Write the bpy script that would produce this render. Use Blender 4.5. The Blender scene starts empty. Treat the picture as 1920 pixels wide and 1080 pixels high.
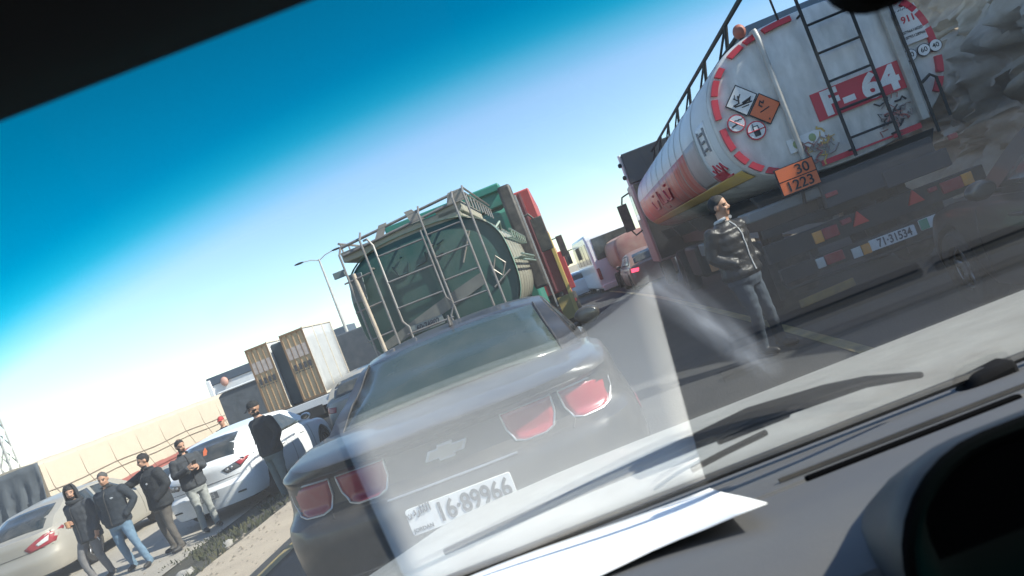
import bpy, bmesh, math, random
from mathutils import Vector, Matrix, noise
random.seed(7)
R = math.radians
SC = bpy.context.scene
COL = SC.collection
# ------------------------------------------------------------------ camera, sky, sun, exposure
H = 1.60
YAW, ROLL = R(6.1), R(21.3)
cam = bpy.data.cameras.new('camera'); cam_o = bpy.data.objects.new('camera', cam); COL.objects.link(cam_o)
_f = Vector((-math.sin(YAW), math.cos(YAW), 0)); _r = Vector((math.cos(YAW), math.sin(YAW), 0)); _u = Vector((0, 0, 1))
_cr = _r*math.cos(ROLL) - _u*math.sin(ROLL); _cu = _r*math.sin(ROLL) + _u*math.cos(ROLL)
_m = Matrix((_cr, _cu, -_f)).transposed().to_4x4(); _m.translation = Vector((0, 0, H))
cam_o.matrix_world = _m
cam.sensor_width = 36; cam.lens = 36*1400/1920
cam.clip_start = 0.01; cam.clip_end = 3000
cam.dof.use_dof = True; cam.dof.focus_distance = 9.0; cam.dof.aperture_fstop = 10
SC.camera = cam_o
SUN_AZ, SUN_EL = R(101), R(37)
w = bpy.data.worlds.new('World'); SC.world = w; w.use_nodes = True
nt = w.node_tree; nt.nodes.clear()
sky = nt.nodes.new('ShaderNodeTexSky'); sky.sky_type = 'NISHITA'; sky.sun_disc = False
sky.sun_elevation = SUN_EL; sky.sun_rotation = SUN_AZ; sky.air_density = 1.0; sky.dust_density = .05; sky.ozone_density = 3.0
bg = nt.nodes.new('ShaderNodeBackground'); bg.inputs[1].default_value = 0.12
wo = nt.nodes.new('ShaderNodeOutputWorld')
nt.links.new(sky.outputs[0], bg.inputs[0]); nt.links.new(bg.outputs[0], wo.inputs[0])
sd = Vector((math.sin(SUN_AZ)*math.cos(SUN_EL), math.cos(SUN_AZ)*math.cos(SUN_EL), math.sin(SUN_EL)))
sl = bpy.data.lights.new('sun', 'SUN'); sl.energy = 5.0; sl.angle = R(0.5); sl.color = (1, .93, .82)
so = bpy.data.objects.new('sun', sl); COL.objects.link(so); so.rotation_euler = (-sd).to_track_quat('-Z', 'Y').to_euler()
SC.view_settings.view_transform = 'Standard'; SC.view_settings.look = 'None'
SC.view_settings.exposure = 1.05; SC.view_settings.gamma = 1; SC.view_settings.use_curve_mapping = False
SC.cycles.max_bounces = 8; SC.cycles.transparent_max_bounces = 12

# ------------------------------------------------------------------ materials
MATS = {}
def mat(name, col, rough=.6, metal=0., dirt=None, amt=.35, scale=3., bump=0., bscale=40., coat=0., spec=.5, stretch=None):
    if name in MATS: return MATS[name]
    m = bpy.data.materials.new(name); m.use_nodes = True; n = m.node_tree; b = n.nodes['Principled BSDF']
    b.inputs['Roughness'].default_value = rough; b.inputs['Metallic'].default_value = metal
    b.inputs['Coat Weight'].default_value = coat; b.inputs['Specular IOR Level'].default_value = spec
    tc = n.nodes.new('ShaderNodeTexCoord'); src = tc.outputs['Object']
    if stretch:
        mp = n.nodes.new('ShaderNodeMapping'); mp.inputs['Scale'].default_value = stretch
        n.links.new(src, mp.inputs[0]); src = mp.outputs[0]
    if dirt is None: dirt = tuple(c*.55 for c in col)
    nz = n.nodes.new('ShaderNodeTexNoise'); nz.inputs['Scale'].default_value = scale; nz.inputs['Detail'].default_value = 6; nz.inputs['Roughness'].default_value = .62
    n.links.new(src, nz.inputs[0])
    rp = n.nodes.new('ShaderNodeValToRGB'); rp.color_ramp.elements[0].position = .35; rp.color_ramp.elements[1].position = .75
    rp.color_ramp.elements[0].color = (0, 0, 0, 1); rp.color_ramp.elements[1].color = (amt, amt, amt, 1)
    n.links.new(nz.outputs[0], rp.inputs[0])
    mx = n.nodes.new('ShaderNodeMixRGB'); mx.inputs[1].default_value = (*col, 1); mx.inputs[2].default_value = (*dirt, 1)
    n.links.new(rp.outputs[0], mx.inputs[0]); n.links.new(mx.outputs[0], b.inputs['Base Color'])
    if bump:
        bz = n.nodes.new('ShaderNodeTexNoise'); bz.inputs['Scale'].default_value = bscale; bz.inputs['Detail'].default_value = 5
        n.links.new(src, bz.inputs[0])
        bp = n.nodes.new('ShaderNodeBump'); bp.inputs['Strength'].default_value = bump; bp.inputs['Distance'].default_value = .02
        n.links.new(bz.outputs[0], bp.inputs['Height']); n.links.new(bp.outputs[0], b.inputs['Normal'])
    MATS[name] = m; return m
DUST = (.36, .31, .25)
BLACKP = mat('dusty black paint', (.012, .0125, .013), .38, 0, (.15, .13, .11), .42, 3.2, coat=.35, spec=.4, bump=.03, bscale=70)
WHITEP = mat('white car paint', (.78, .79, .80), .28, 0, (.6, .58, .54), .3, 2, coat=.5)
SILVERP = mat('silver car paint', (.36, .335, .285), .42, .15, DUST, .35, 2, coat=.3)
DARKP = mat('dark grey car paint', (.006, .008, .010), .35, 0, (.03, .028, .026), .3, 2, coat=.3)
GLASS = mat('dark car glass', (.02, .028, .03), .08, 0, DUST, .22, 3, spec=.7)
DGLASS = mat('dusty rear glass', (.03, .05, .047), .16, 0, DUST, .12, 2.5, spec=.4)
RUBBER = mat('tyre rubber', (.016, .016, .017), .9, 0, (.10, .085, .07), .3, 6)
RIM = mat('alloy rim', (.35, .35, .36), .4, .8, (.2, .18, .15), .5, 8)
BLACKPL = mat('black plastic', (.018, .019, .021), .55, 0, DUST, .25, 6)
CHROME = mat('chrome trim', (.50, .51, .53), .38, .8, DUST, .45, 9)
REDLENS = mat('red lens', (.30, .018, .03), .3, 0, (.30, .10, .09), .5, 14, coat=.3)
AMBER = mat('amber lens', (.75, .30, .03), .25, 0, DUST, .4, 12, coat=.6)
WLENS = mat('clear lens', (.6, .62, .6), .2, 0, DUST, .4, 12, coat=.6)
PLATEW = mat('number plate white', (.74, .75, .75), .45, 0, DUST, .35, 14)
PLATEK = mat('number plate lettering', (.03, .035, .05), .6)
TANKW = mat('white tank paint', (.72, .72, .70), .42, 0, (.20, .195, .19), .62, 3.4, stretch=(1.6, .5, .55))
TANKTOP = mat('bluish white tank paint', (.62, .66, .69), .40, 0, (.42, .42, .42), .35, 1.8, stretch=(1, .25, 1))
SIGNRED = mat('sign red', (.55, .035, .06), .5, 0, (.35, .06, .07), .4, 8)
SIDERED = mat('faded red tank side', (.62, .10, .07), .42, 0, (.62, .40, .34), .7, 3.0, stretch=(1, 1.6, .35))
YELLOWS = mat('yellow stripe paint', (.62, .42, .10), .5, 0, (.5, .35, .2), .5, 4)
ORANGE = mat('orange plate', (.72, .16, .05), .5, 0, (.5, .15, .08), .4, 9)
WHITES = mat('sign white', (.75, .76, .76), .5, 0, (.5, .5, .48), .3, 10)
BLACKS = mat('sign black', (.02, .022, .028), .6)
STEELD = mat('dark painted steel', (.016, .019, .022), .7, .05, (.05, .042, .034), .5, 4)
STEELB = mat('blue grey painted steel', (.030, .040, .054), .65, .05, (.06, .055, .05), .4, 4)
STEELL = mat('pale painted steel', (.46, .46, .44), .5, .2, (.22, .18, .14), .5, 6)
STEELT = mat('tan dusty steel', (.36, .33, .29), .55, .3, (.18, .13, .10), .5, 7)
GREENT = mat('green tank paint', (.010, .068, .058), .55, 0, (.11, .125, .105), .5, 1.6, stretch=(1.2, .8, .5))
GREENC = mat('green cab paint', (.010, .17, .13), .45, 0, (.12, .2, .16), .4, 2)
TANST = mat('dusty tan tank side', (.38, .37, .29), .42, .2, (.13, .14, .11), .7, 1.6, stretch=(.3, 3.2, .2))  # tan colour over the right flank of the green tank
REDP = mat('red truck paint', (.36, .035, .035), .5, 0, (.25, .09, .08), .4, 3)
PINKT = mat('faded red tank', (.33, .15, .135), .55, 0, (.45, .36, .28), .6, 2)
BEIGE = mat('beige tarpaulin', (.52, .44, .34), .85, 0, (.42, .34, .26), .35, 2, bump=.6, bscale=3.5)
GREYTARP = mat('grey tarpaulin', (.11, .125, .14), .8, 0, (.05, .06, .068), .7, 2.2, bump=.8, bscale=4)
WOOD = mat('crate plywood', (.62, .47, .29), .8, 0, (.36, .25, .14), .6, 3, stretch=(5, 5, .7))
WRAP = mat('pale crate wrapping', (.43, .44, .44), .5, 0, (.28, .29, .30), .5, 3, bump=.4, bscale=9)
BOXW = mat('white lorry body', (.60, .62, .64), .5, 0, (.40, .40, .40), .4, 2)
NAVY = mat('dark slate roof paint', (.055, .08, .115), .6, 0, (.11, .13, .15), .4, 3)
PAPER = mat('white paper', (.92, .92, .92), .8, 0, (.90, .90, .91), .2, 4)
DASH = mat('grey dashboard plastic', (.108, .108, .114), .62, 0, (.145, .135, .12), .55, 5, bump=.12, bscale=600)
BINN = mat('dark trim plastic', (.020, .024, .030), .5, 0, (.03, .035, .04), .4, 6, bump=.05, bscale=300)
INBLK = mat('black interior trim', (.003, .003, .0035), .9, spec=.04)
HEADL = mat('dark headlining', (.005, .007, .012), .95)
BONNET = mat('pale champagne bonnet', (.46, .44, .38), .5, .1, (.28, .255, .21), .75, 9, coat=.1)
SKIN = mat('skin', (.46, .26, .17), .55, 0, (.36, .19, .12), .5, 20)
HAIR = mat('black hair', (.014, .012, .011), .6, 0, (.03, .026, .024), .5, 60, bump=.6, bscale=160)
GREYHAIR = mat('greying hair', (.10, .095, .09), .7, 0, (.03, .03, .03), .6, 70, bump=.6, bscale=160)
LIPS = mat('lip skin', (.30, .12, .10), .5)
EYE = mat('eye dark', (.02, .015, .012), .3)
def cloth(name, c, b=.5): return mat(name, c, .85, 0, tuple(k*.6 for k in c), .5, 9, bump=b, bscale=14)
J_BLACK = cloth('black jacket cloth', (.020, .023, .027)); J_CHAR = cloth('charcoal jacket cloth', (.042, .047, .054)); J_NAVY = cloth('navy jacket cloth', (.022, .030, .040))
J_PUFF = mat('shiny black puffer fabric', (.008, .008, .009), .44, 0, (.03, .03, .03), .4, 8, bump=1.0, bscale=11, spec=.4)
T_JEAN = cloth('blue jeans', (.13, .21, .29)); T_GREY = cloth('grey trousers', (.16, .155, .155)); T_BROWN = cloth('brown dark trousers', (.10, .088, .076)); T_PALE = cloth('pale grey trousers', (.33, .34, .32))
T_DJEAN = cloth('dark denim', (.030, .044, .062)); T_TEAL = cloth('grey green trousers', (.11, .145, .15))
SHOE = mat('dark shoes', (.02, .02, .021), .6); FLEECE = cloth('pale fleece', (.55, .55, .54)); CAPM = cloth('black cap cloth', (.016, .018, .02)); REDCAP = cloth('red cap cloth', (.42, .05, .05))
# ------------------------------------------------------------------ mesh helpers
class MB:
    def __init__(s): s.v = []; s.f = []; s.m = []
    def add(s, vs, fs, mi=0, M=None):
        o = len(s.v)
        s.v += [tuple(M @ Vector(p)) for p in vs] if M is not None else [tuple(p) for p in vs]
        s.f += [tuple(o+i for i in f) for f in fs]; s.m += [mi]*len(fs); return s
    def box(s, c, d, mi=0, rx=0, ry=0, rz=0, taper=(1, 1)):
        x, y, z = d[0]/2, d[1]/2, d[2]/2; tx, ty = taper
        vs = [(-x, -y, -z), (x, -y, -z), (x, y, -z), (-x, y, -z), (-x*tx, -y*ty, z), (x*tx, -y*ty, z), (x*tx, y*ty, z), (-x*tx, y*ty, z)]
        M = Matrix.Translation(c) @ Matrix.Rotation(rz, 4, 'Z') @ Matrix.Rotation(ry, 4, 'Y') @ Matrix.Rotation(rx, 4, 'X')
        return s.add(vs, [(0, 3, 2, 1), (4, 5, 6, 7), (0, 1, 5, 4), (1, 2, 6, 5), (2, 3, 7, 6), (3, 0, 4, 7)], mi, M)
    def loft(s, rings, mi=0, caps=True, close=True):
        n = len(rings[0]); vs = [p for r in rings for p in r]; fs = []
        for i in range(len(rings)-1):
            for j in range(n if close else n-1):
                k = (j+1) % n; fs.append((i*n+j, i*n+k, (i+1)*n+k, (i+1)*n+j))
        if caps: fs.append(tuple(range(n-1, -1, -1))); fs.append(tuple((len(rings)-1)*n+j for j in range(n)))
        return s.add(vs, fs, mi)
    def tube(s, pts, r, n=8, mi=0):
        pts = [Vector(p) for p in pts]; rr = r if isinstance(r, (list, tuple)) else [r]*len(pts)
        t0 = (pts[1]-pts[0]).normalized(); up = Vector((0, 0, 1)) if abs(t0.z) < .9 else Vector((1, 0, 0))
        a = t0.cross(up).normalized(); rings = []
        for i, p in enumerate(pts):
            t = (pts[min(i+1, len(pts)-1)]-pts[max(i-1, 0)]).normalized()
            a = (a - t*a.dot(t)).normalized(); b = t.cross(a)
            rings.append([p + (a*math.cos(2*math.pi*k/n)+b*math.sin(2*math.pi*k/n))*rr[i] for k in range(n)])
        return s.loft(rings, mi)
    def ellips(s, c, r, mi=0, nu=16, nv=10, M=None):
        vs = []; fs = []
        for i in range(nv+1):
            t = math.pi*i/nv
            for j in range(nu):
                a = 2*math.pi*j/nu; vs.append((r[0]*math.sin(t)*math.cos(a), r[1]*math.sin(t)*math.sin(a), r[2]*math.cos(t)))
        for i in range(nv):
            for j in range(nu): k = (j+1) % nu; fs.append((i*nu+j, (i+1)*nu+j, (i+1)*nu+k, i*nu+k))
        T = Matrix.Translation(c); return s.add(vs, fs, mi, T @ M if M is not None else T)
    def prism(s, poly, y0, y1, mi=0):          # poly in (x,z) seen from -Y, depth from y0 (near) to y1
        n = len(poly); vs = [(x, y0, z) for x, z in poly]+[(x, y1, z) for x, z in poly]
        fs = [tuple(range(n)), tuple(range(2*n-1, n-1, -1))]+[(i, n+i, n+(i+1) % n, (i+1) % n) for i in range(n)]
        return s.add(vs, fs, mi)
    def prismx(s, poly, x0, x1, mi=0):         # poly in (y,z)
        n = len(poly); vs = [(x0, y, z) for y, z in poly]+[(x1, y, z) for y, z in poly]
        fs = [tuple(range(n)), tuple(range(2*n-1, n-1, -1))]+[(i, n+i, n+(i+1) % n, (i+1) % n) for i in range(n)]
        return s.add(vs, fs, mi)
    def grid(s, P, mi=0, thick=0, flip=False):  # P[i][j] points
        ni, nj = len(P), len(P[0]); vs = [p for r in P for p in r]
        fs = [(i*nj+j, i*nj+j+1, (i+1)*nj+j+1, (i+1)*nj+j) for i in range(ni-1) for j in range(nj-1)]
        if flip: fs = [f[::-1] for f in fs]
        return s.add(vs, fs, mi)
def link(name, me, parent=None):
    o = bpy.data.objects.new(name, me); COL.objects.link(o)
    if parent: o.parent = parent
    return o
def obj(name, mb, mats, parent=None, smooth=40, bevel=0, solid=0, loc=None):
    me = bpy.data.meshes.new(name); me.from_pydata(mb.v, [], mb.f); me.update()
    if not isinstance(mats, (list, tuple)): mats = [mats]
    for m in mats: me.materials.append(m)
    me.polygons.foreach_set('material_index', mb.m)
    bm = bmesh.new(); bm.from_mesh(me); bmesh.ops.remove_doubles(bm, verts=bm.verts, dist=1e-5); bmesh.ops.recalc_face_normals(bm, faces=bm.faces); bm.to_mesh(me); bm.free()
    if smooth:
        me.polygons.foreach_set('use_smooth', [True]*len(me.polygons)); me.set_sharp_from_angle(angle=R(smooth))
    o = link(name, me, parent)
    if loc: o.location = loc
    if solid:
        md = o.modifiers.new('solid', 'SOLIDIFY'); md.thickness = solid; md.offset = -1
    if bevel:
        md = o.modifiers.new('bevel', 'BEVEL'); md.width = bevel; md.segments = 2; md.limit_method = 'ANGLE'; md.angle_limit = R(35)
    return o
def thing(name, label, cat, loc=(0, 0, 0), rz=0, group=None):
    o = bpy.data.objects.new(name, None); o.empty_display_size = .2; COL.objects.link(o)
    o.location = loc; o.rotation_euler = (0, 0, rz); return tag(o, label, cat, group)
def tag(o, label, cat, group=None):
    o['label'] = label; o['category'] = cat
    if group: o['group'] = group
    return o
def struct(o, kind='structure'): o['kind'] = kind; return o
def text(name, s, size, m, parent, M, depth=.003, bold=0., width=1., align='CENTER'):
    cu = bpy.data.curves.new(name, 'FONT'); cu.body = s; cu.size = size; cu.extrude = depth; cu.offset = bold; cu.align_x = align; cu.align_y = 'CENTER'; cu.resolution_u = 4
    t = bpy.data.objects.new(name, cu); COL.objects.link(t); bpy.context.view_layer.update()
    me = bpy.data.meshes.new_from_object(t.evaluated_get(bpy.context.evaluated_depsgraph_get()))
    bpy.data.objects.remove(t); me.materials.clear(); me.materials.append(m)
    me.transform(M @ Matrix.Diagonal((width, 1, 1, 1))); me.name = name
    return link(name, me, parent)
def face_back(x, y, z, roll=0):    # text plane facing -Y at (x,y,z)
    return Matrix.Translation((x, y, z)) @ Matrix.Rotation(R(90), 4, 'X') @ Matrix.Rotation(roll, 4, 'Z')
def lerp(a, b, t): return a+(b-a)*t
def interp(tab, x):
    if x <= tab[0][0]: return tab[0][1]
    for (x0, y0), (x1, y1) in zip(tab, tab[1:]):
        if x <= x1:
            t = (x-x0)/(x1-x0); t = t*t*(3-2*t)*.5+t*.5
            return y0+(y1-y0)*t
    return tab[-1][1]
def circ(x, z, r, n=20, a0=0): return [(x+r*math.cos(a0+2*math.pi*i/n), z+r*math.sin(a0+2*math.pi*i/n)) for i in range(n)]
def rrect(x0, z0, x1, z1, r, n=5):
    out = []
    for cx, cz, a in ((x1-r, z1-r, 0), (x0+r, z1-r, 90), (x0+r, z0+r, 180), (x1-r, z0+r, 270)):
        for i in range(n+1): t = R(a+90*i/n); out.append((cx+r*math.cos(t), cz+r*math.sin(t)))
    return out
def patch(poly, f, off=0., rings=4, mi=0, mb=None, sub=4):   # fill star-shaped 2D polygon, map through f(u,v)->point
    P = []
    for i in range(len(poly)):
        a, b = poly[i], poly[(i+1) % len(poly)]
        for k in range(sub): P.append((lerp(a[0], b[0], k/sub), lerp(a[1], b[1], k/sub)))
    cx = sum(p[0] for p in P)/len(P); cy = sum(p[1] for p in P)/len(P); n = len(P); vs = [f(cx, cy)]; fs = []
    for r in range(1, rings+1):
        for p in P: vs.append(f(lerp(cx, p[0], r/rings), lerp(cy, p[1], r/rings)))
    for j in range(n):
        k = (j+1) % n; fs.append((0, 1+j, 1+k))
        for r in range(rings-1): fs.append((1+r*n+j, 1+(r+1)*n+j, 1+(r+1)*n+k, 1+r*n+k))
    mb = mb or MB(); mb.add(vs, fs, mi); return mb
def outline(poly, f, r, n=6, sub=4):    # tube around a mapped polygon
    P = []
    for i in range(len(poly)):
        a, b = poly[i], poly[(i+1) % len(poly)]
        for k in range(sub): P.append(f(lerp(a[0], b[0], k/sub), lerp(a[1], b[1], k/sub)))
    mb = MB(); mb.tube(P+[P[0], P[1]], r, n); return mb
def wheel(parent, c, Rr, wd, side=1, dark=False):
    """tyre + rim, axis along X; side=+1 outer face towards +X"""
    mb = MB(); n = 28; prof = [(.60, -.5), (.93, -.5), (1, -.36), (1, .36), (.93, .5), (.60, .5), (.58, .2), (.58, -.2)]
    rings = [[(w_*wd, r_*Rr*math.cos(2*math.pi*k/n), r_*Rr*math.sin(2*math.pi*k/n)) for r_, w_ in prof] for k in range(n)]
    rings.append(rings[0]); mb.loft(rings, caps=False)
    o = obj('wheel', mb, RUBBER, parent, loc=c)
    rb = MB(); x = side*wd*.28
    for k in range(n):
        a0, a1 = 2*math.pi*k/n, 2*math.pi*(k+1)/n
        rb.add([(x, .61*Rr*math.cos(a0), .61*Rr*math.sin(a0)), (x, .61*Rr*math.cos(a1), .61*Rr*math.sin(a1)), (x+side*.02, .52*Rr*math.cos(a1), .52*Rr*math.sin(a1)), (x+side*.02, .52*Rr*math.cos(a0), .52*Rr*math.sin(a0))], [(0, 1, 2, 3)])
    for k in range(5):
        a = 2*math.pi*k/5
        M = Matrix.Rotation(a, 4, 'X')
        rb.add([tuple(M @ Vector(p)) for p in ((x, -.05*Rr*2, .1*Rr), (x, .05*Rr*2, .1*Rr), (x+side*.012, .07*Rr, .55*Rr), (x+side*.012, -.07*Rr, .55*Rr))], [(0, 1, 2, 3)])
    rb.tube([(x-side*.04, 0, 0), (x+side*.03, 0, 0)], .16*Rr, 12)
    obj('rim', rb, STEELD if dark else RIM, o, smooth=30, solid=.012)
    db = MB(); db.tube([(x-side*.06, 0, 0), (x-side*.05, 0, 0)], .58*Rr, 20); obj('brake_disc', db, BLACKPL, o)
    return o
# ------------------------------------------------------------------ cars
class Car:
    """analytic car shell: +Y forward, origin at the middle of the rear bumper on the ground"""
    def __init__(s, **k):
        d = dict(L=4.6, W=.90, sill=.22, n=3.2, ycr=.55, ycf=.8, wr=.33, wy=(.95, 3.60), arch=.39, tump=.0,
                 zs=[(0, .90), (1, .93), (3.2, .93), (4.6, .70)], Wt=[(0, 1), (9, 1)], bump=[(0, .05), (.45, -.03), (.75, .0), (1.2, .04)], fbump=[(0, -.05), (.5, .03), (.8, -.04), (1.2, -.25)],
                 crown=.05, f=[(0, .94), (.08, .975), (.25, .995), (.45, 1), (.65, .99), (.82, .965), (.93, .94), (1, .90)],
                 roof=[(.35, .92), (1.0, 1.38), (1.7, 1.45), (2.5, 1.42), (3.5, .94)], wb=.80, wtop=.60, zB=.92, zR=1.45, nose=.25)
        d.update(k); s.__dict__.update(d)
    def Wy(s, y):
        def se(t, n): return (1-(1-max(0, min(1, t)))**n)**(1/n)
        return s.W*interp(s.Wt, y)*se(y/s.ycr, s.n)*se((s.L-y)/s.ycf, s.n)
    def zl(s, y):
        z = s.sill
        for wy in s.wy:
            d = abs(y-wy)
            if d < s.arch: z = max(z, s.wr+math.sqrt(s.arch**2-d*d))
        return z
    def fz(s, y, z):
        z1 = interp(s.zs, y); t = (z-s.sill)/(z1-s.sill); return interp(s.f, t)
    def by(s, y, z):
        r = max(0, 1-y/.8); q = max(0, 1-(s.L-y)/.8)
        return y+interp(s.bump, z)*r*r*(3-2*r)+interp(s.fbump, z)*q*q*(3-2*q)
    def rear(s, x, z, off=.006):     # point on the rear fascia
        w_ = s.W*s.fz(0, z)*interp(s.Wt, 0); q = min(.9999, abs(x)/w_)
        y = s.ycr*(1-(1-q**s.n)**(1/s.n)); return (x, s.by(y, z)-off, z)
    def front(s, x, z, off=.006):
        w_ = s.W*s.fz(s.L, z); q = min(.9999, abs(x)/w_)
        y = s.L-s.ycf*(1-(1-q**s.n)**(1/s.n)); return (x, s.by(y, z)+off, z)
    def flank(s, y, z, side=1, off=.006): return (side*(s.Wy(y)*s.fz(y, z)+off), s.by(y, z), z)
    def top(s, x, y, off=.006):
        z1 = interp(s.zs, y); w_ = s.Wy(y)*.90; t = min(1, abs(x)/max(w_, .01)); return (x, s.by(y, z1), z1+s.crown*(1-t**2.2)*min(1, s.Wy(y)/s.W)+off)
    def shell(s):
        ys = []; N = 14
        for i in range(N+1):
            p = math.pi/2*i/N; ys.append(s.ycr*(1-math.cos(p)**(2/s.n)) if i < N else s.ycr)
        y = s.ycr
        while y < s.L-s.ycf-.08: y += .07; ys.append(y)
        for i in range(N, -1, -1):
            p = math.pi/2*i/N; ys.append(s.L-s.ycf*(1-math.cos(p)**(2/s.n)) if i < N else s.L-s.ycf)
        for wy in s.wy: ys += [wy-s.arch*.999, wy+s.arch*.999, wy-s.arch*.97, wy+s.arch*.97]
        ys = sorted(set(round(q, 4) for q in ys))
        ts = [0, .06, .14, .25, .36, .45, .55, .62, .67, .70, .73, .76, .82, .88, .915, .945, .965, .985, 1]; mb = MB()
        for side in (1, -1):
            P = []
            for y in ys:
                z0 = s.zl(y); z1 = interp(s.zs, y); W_ = s.Wy(y); row = [(0, s.by(y, z0), z0), (side*W_*s.fz(y, z0)*.8, s.by(y, z0), z0)]
                for t in ts:
                    z = lerp(z0, z1, t); row.append((side*W_*s.fz(y, z), s.by(y, z), z))
                for g in (.93, .8, .6, .35, 0):
                    row.append((side*W_*.90*g, s.by(y, z1), z1+s.crown*(1-g**2.2)*min(1, W_/s.W)))
                P.append(row)
            mb.grid(P, flip=side < 0)
        return mb
    def sx(s, z): return lerp(s.wb, s.wtop, (z-s.zB)/(s.zR-s.zB))
    def rz(s, x, y, off=0):
        zr = interp(s.roof, y); xs = s.sx(zr); t = min(1, abs(x)/max(.01, xs)); return (x, y, zr-.045*t**2.6+off)
    def side(s, y, z, sd=1, off=.005): return (sd*(s.sx(z)+off), y, z)
    def house(s):
        mb = MB(); y0, y1 = s.roof[0][0], s.roof[-1][0]; n = 40; P = []
        for i in range(n+1):
            y = lerp(y0, y1, i/n); zr = interp(s.roof, y); zb = min(interp(s.zs, max(0, y))-.04, zr-.07); row = []
            xs = s.sx(zr-.05)
            for t in (0, .33, .66, 1): z = lerp(zb, zr-.055, t); row.append((-s.sx(z), y, z))
            for g in (-.985, -.93, -.8, -.6, -.35, 0, .35, .6, .8, .93, .985): x = g*s.sx(zr); row.append((x*.995, y, zr-.045*abs(g)**2.6-(.004 if abs(g) > .98 else 0)))
            for t in (1, .66, .33, 0): z = lerp(zb, zr-.055, t); row.append((s.sx(z), y, z))
            P.append(row)
        mb.grid(P); return mb
def side_window(c, poly, parent, sd, m=GLASS, off=.006):
    mb = patch(poly, lambda y, z: c.side(y, z, sd, off)); return obj('side_window', mb, m, parent, solid=.004)
def mirror(parent, p, sd, m, housing=BLACKPL):
    mb = MB(); mb.ellips((p[0]+sd*.13, p[1], p[2]+.05), (.115, .06, .075)); mb.tube([p, (p[0]+sd*.08, p[1], p[2]+.02)], .02, 8)
    o = obj('wing_mirror', mb, m, parent)
    g = MB(); g.ellips((p[0]+sd*.13, p[1]-.05, p[2]+.05), (.095, .014, .058)); obj('mirror_glass', g, GLASS, o); return o
def car(name, label, cat, loc, rz, paint, C, sidewins, rearwin, lights=None, plate=None, group=None, dark=False, house_off=0, handles=True, front=True):
    t = thing(name, label, cat, loc, rz, group)
    body = obj('body', C.shell(), paint, t, smooth=38)
    obj('cabin', C.house(), paint, t, smooth=32)
    for sd in (1, -1):
        for poly in sidewins: side_window(C, poly, t, sd)
        for wy in C.wy: wheel(t, (sd*(C.W*interp(C.Wt, wy)-.12), wy, C.wr), C.wr, .23, sd)
        mirror(t, C.side(C.mir[0], C.mir[1], sd), sd, paint)
        if handles:
            for hy in C.hand:
                mb = MB(); p = C.flank(hy, C.hz, sd, .02); mb.box(p, (.03, .2, .03)); obj('door_handle', mb, paint, t, bevel=.008)
        for dy in C.doors:
            mb = MB(); zt = interp(C.zs, dy)-.02; pts = [C.flank(dy+.0, z, sd, .0005) for z in [lerp(C.sill+.1, zt, i/8) for i in range(9)]]; mb.tube(pts, .0045, 5); obj('door_seam', mb, BLACKPL, t)
        for wy in C.wy:
            ww = MB(); ww.box((sd*(C.W-.34), wy, C.wr+.1), (.30, C.arch*1.7, C.arch*1.1)); obj('wheel_well', ww, BLACKPL, t)
    mb = patch(rearwin, lambda x, y: C.rz(x, y, .006), rings=5); obj('rear_window', mb, GLASS if cat != 'coupe' else DGLASS, t, solid=.004)
    fw = [(-C.wtop*.93, C.roof[-2][0]+.06), (C.wtop*.93, C.roof[-2][0]+.06), (C.wb*.86, C.roof[-1][0]-.06), (-C.wb*.86, C.roof[-1][0]-.06)]
    mb = patch(fw, lambda x, y: C.rz(x, y, .006), rings=5); obj('windscreen', mb, GLASS, t, solid=.004)
    ub = MB(); ub.box((0, C.L/2, C.sill-.0), (C.W*1.5, C.L*.86, .1)); obj('underbody', ub, BLACKPL, t)
    return t
def number_plate(parent, s, cx, cz, wd, ht, f, m=PLATEW, size=None, lead=None, name='number_plate', tm=PLATEK, rot=0):
    """plate slab whose points come from f(x,z,off); lettering as its child"""
    mb = MB(); x0, y0, z0 = f(cx, cz, 0); sl = Matrix.Translation((x0, y0-.012, z0)) @ Matrix.Rotation(rot, 4, 'X')
    mb.prism(rrect(-wd/2, -ht/2, wd/2, ht/2, .012, 3), -.004, .008); mb.v = [tuple(sl @ Vector(p)) for p in mb.v]
    p = obj(name, mb, m, parent)
    text('lettering', s, size or ht*.95, tm, p, sl @ face_back(.02 if lead is None else lead, -.0055, -.003), .0012, .003, .80)
    return p

# --- black coupe right in front
CC = Car(L=4.84, W=.992, sill=.20, n=3.4, ycr=.42, ycf=.9, wr=.36, wy=(1.02, 3.87), arch=.415,
         zs=[(0, 1.02), (.25, 1.045), (.6, 1.06), (1.1, 1.05), (1.7, .985), (2.6, .95), (3.6, .95), (4.84, .74)],
         Wt=[(0, .955), (.5, .985), (1.05, 1.0), (1.7, .955), (2.6, .945), (3.6, .985), (4.84, .95)], crown=.02,
         bump=[(0, .10), (.30, .05), (.52, -.045), (.70, -.06), (.765, -.05), (.795, .02), (.83, .05), (.955, .045), (.985, -.02), (1.02, -.04), (1.2, .0)],
         f=[(0, .90), (.1, .95), (.3, .985), (.5, 1), (.62, .995), (.74, .965), (.86, .955), (.95, .935), (1, .87)],
         roof=[(.70, 1.05), (1.15, 1.22), (1.64, 1.395), (2.0, 1.43), (2.6, 1.40), (3.5, .97)], wb=.84, wtop=.635, zB=1.0, zR=1.43, mir=(2.95, 1.0), hand=(2.15,), hz=.86, doors=(1.75, 3.2))
coupe = car('coupe', 'dusty black two door coupe with four square red tail lights and cross emblem, directly ahead', 'coupe', (-1.02, 3.70, 0), R(3.5), BLACKP, CC,
            [[(1.72, 1.06), (2.75, 1.03), (2.45, 1.33), (2.05, 1.35), (1.80, 1.26)]], [(-.69, .80), (.69, .80), (.595, 1.56), (-.595, 1.56)])
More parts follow.
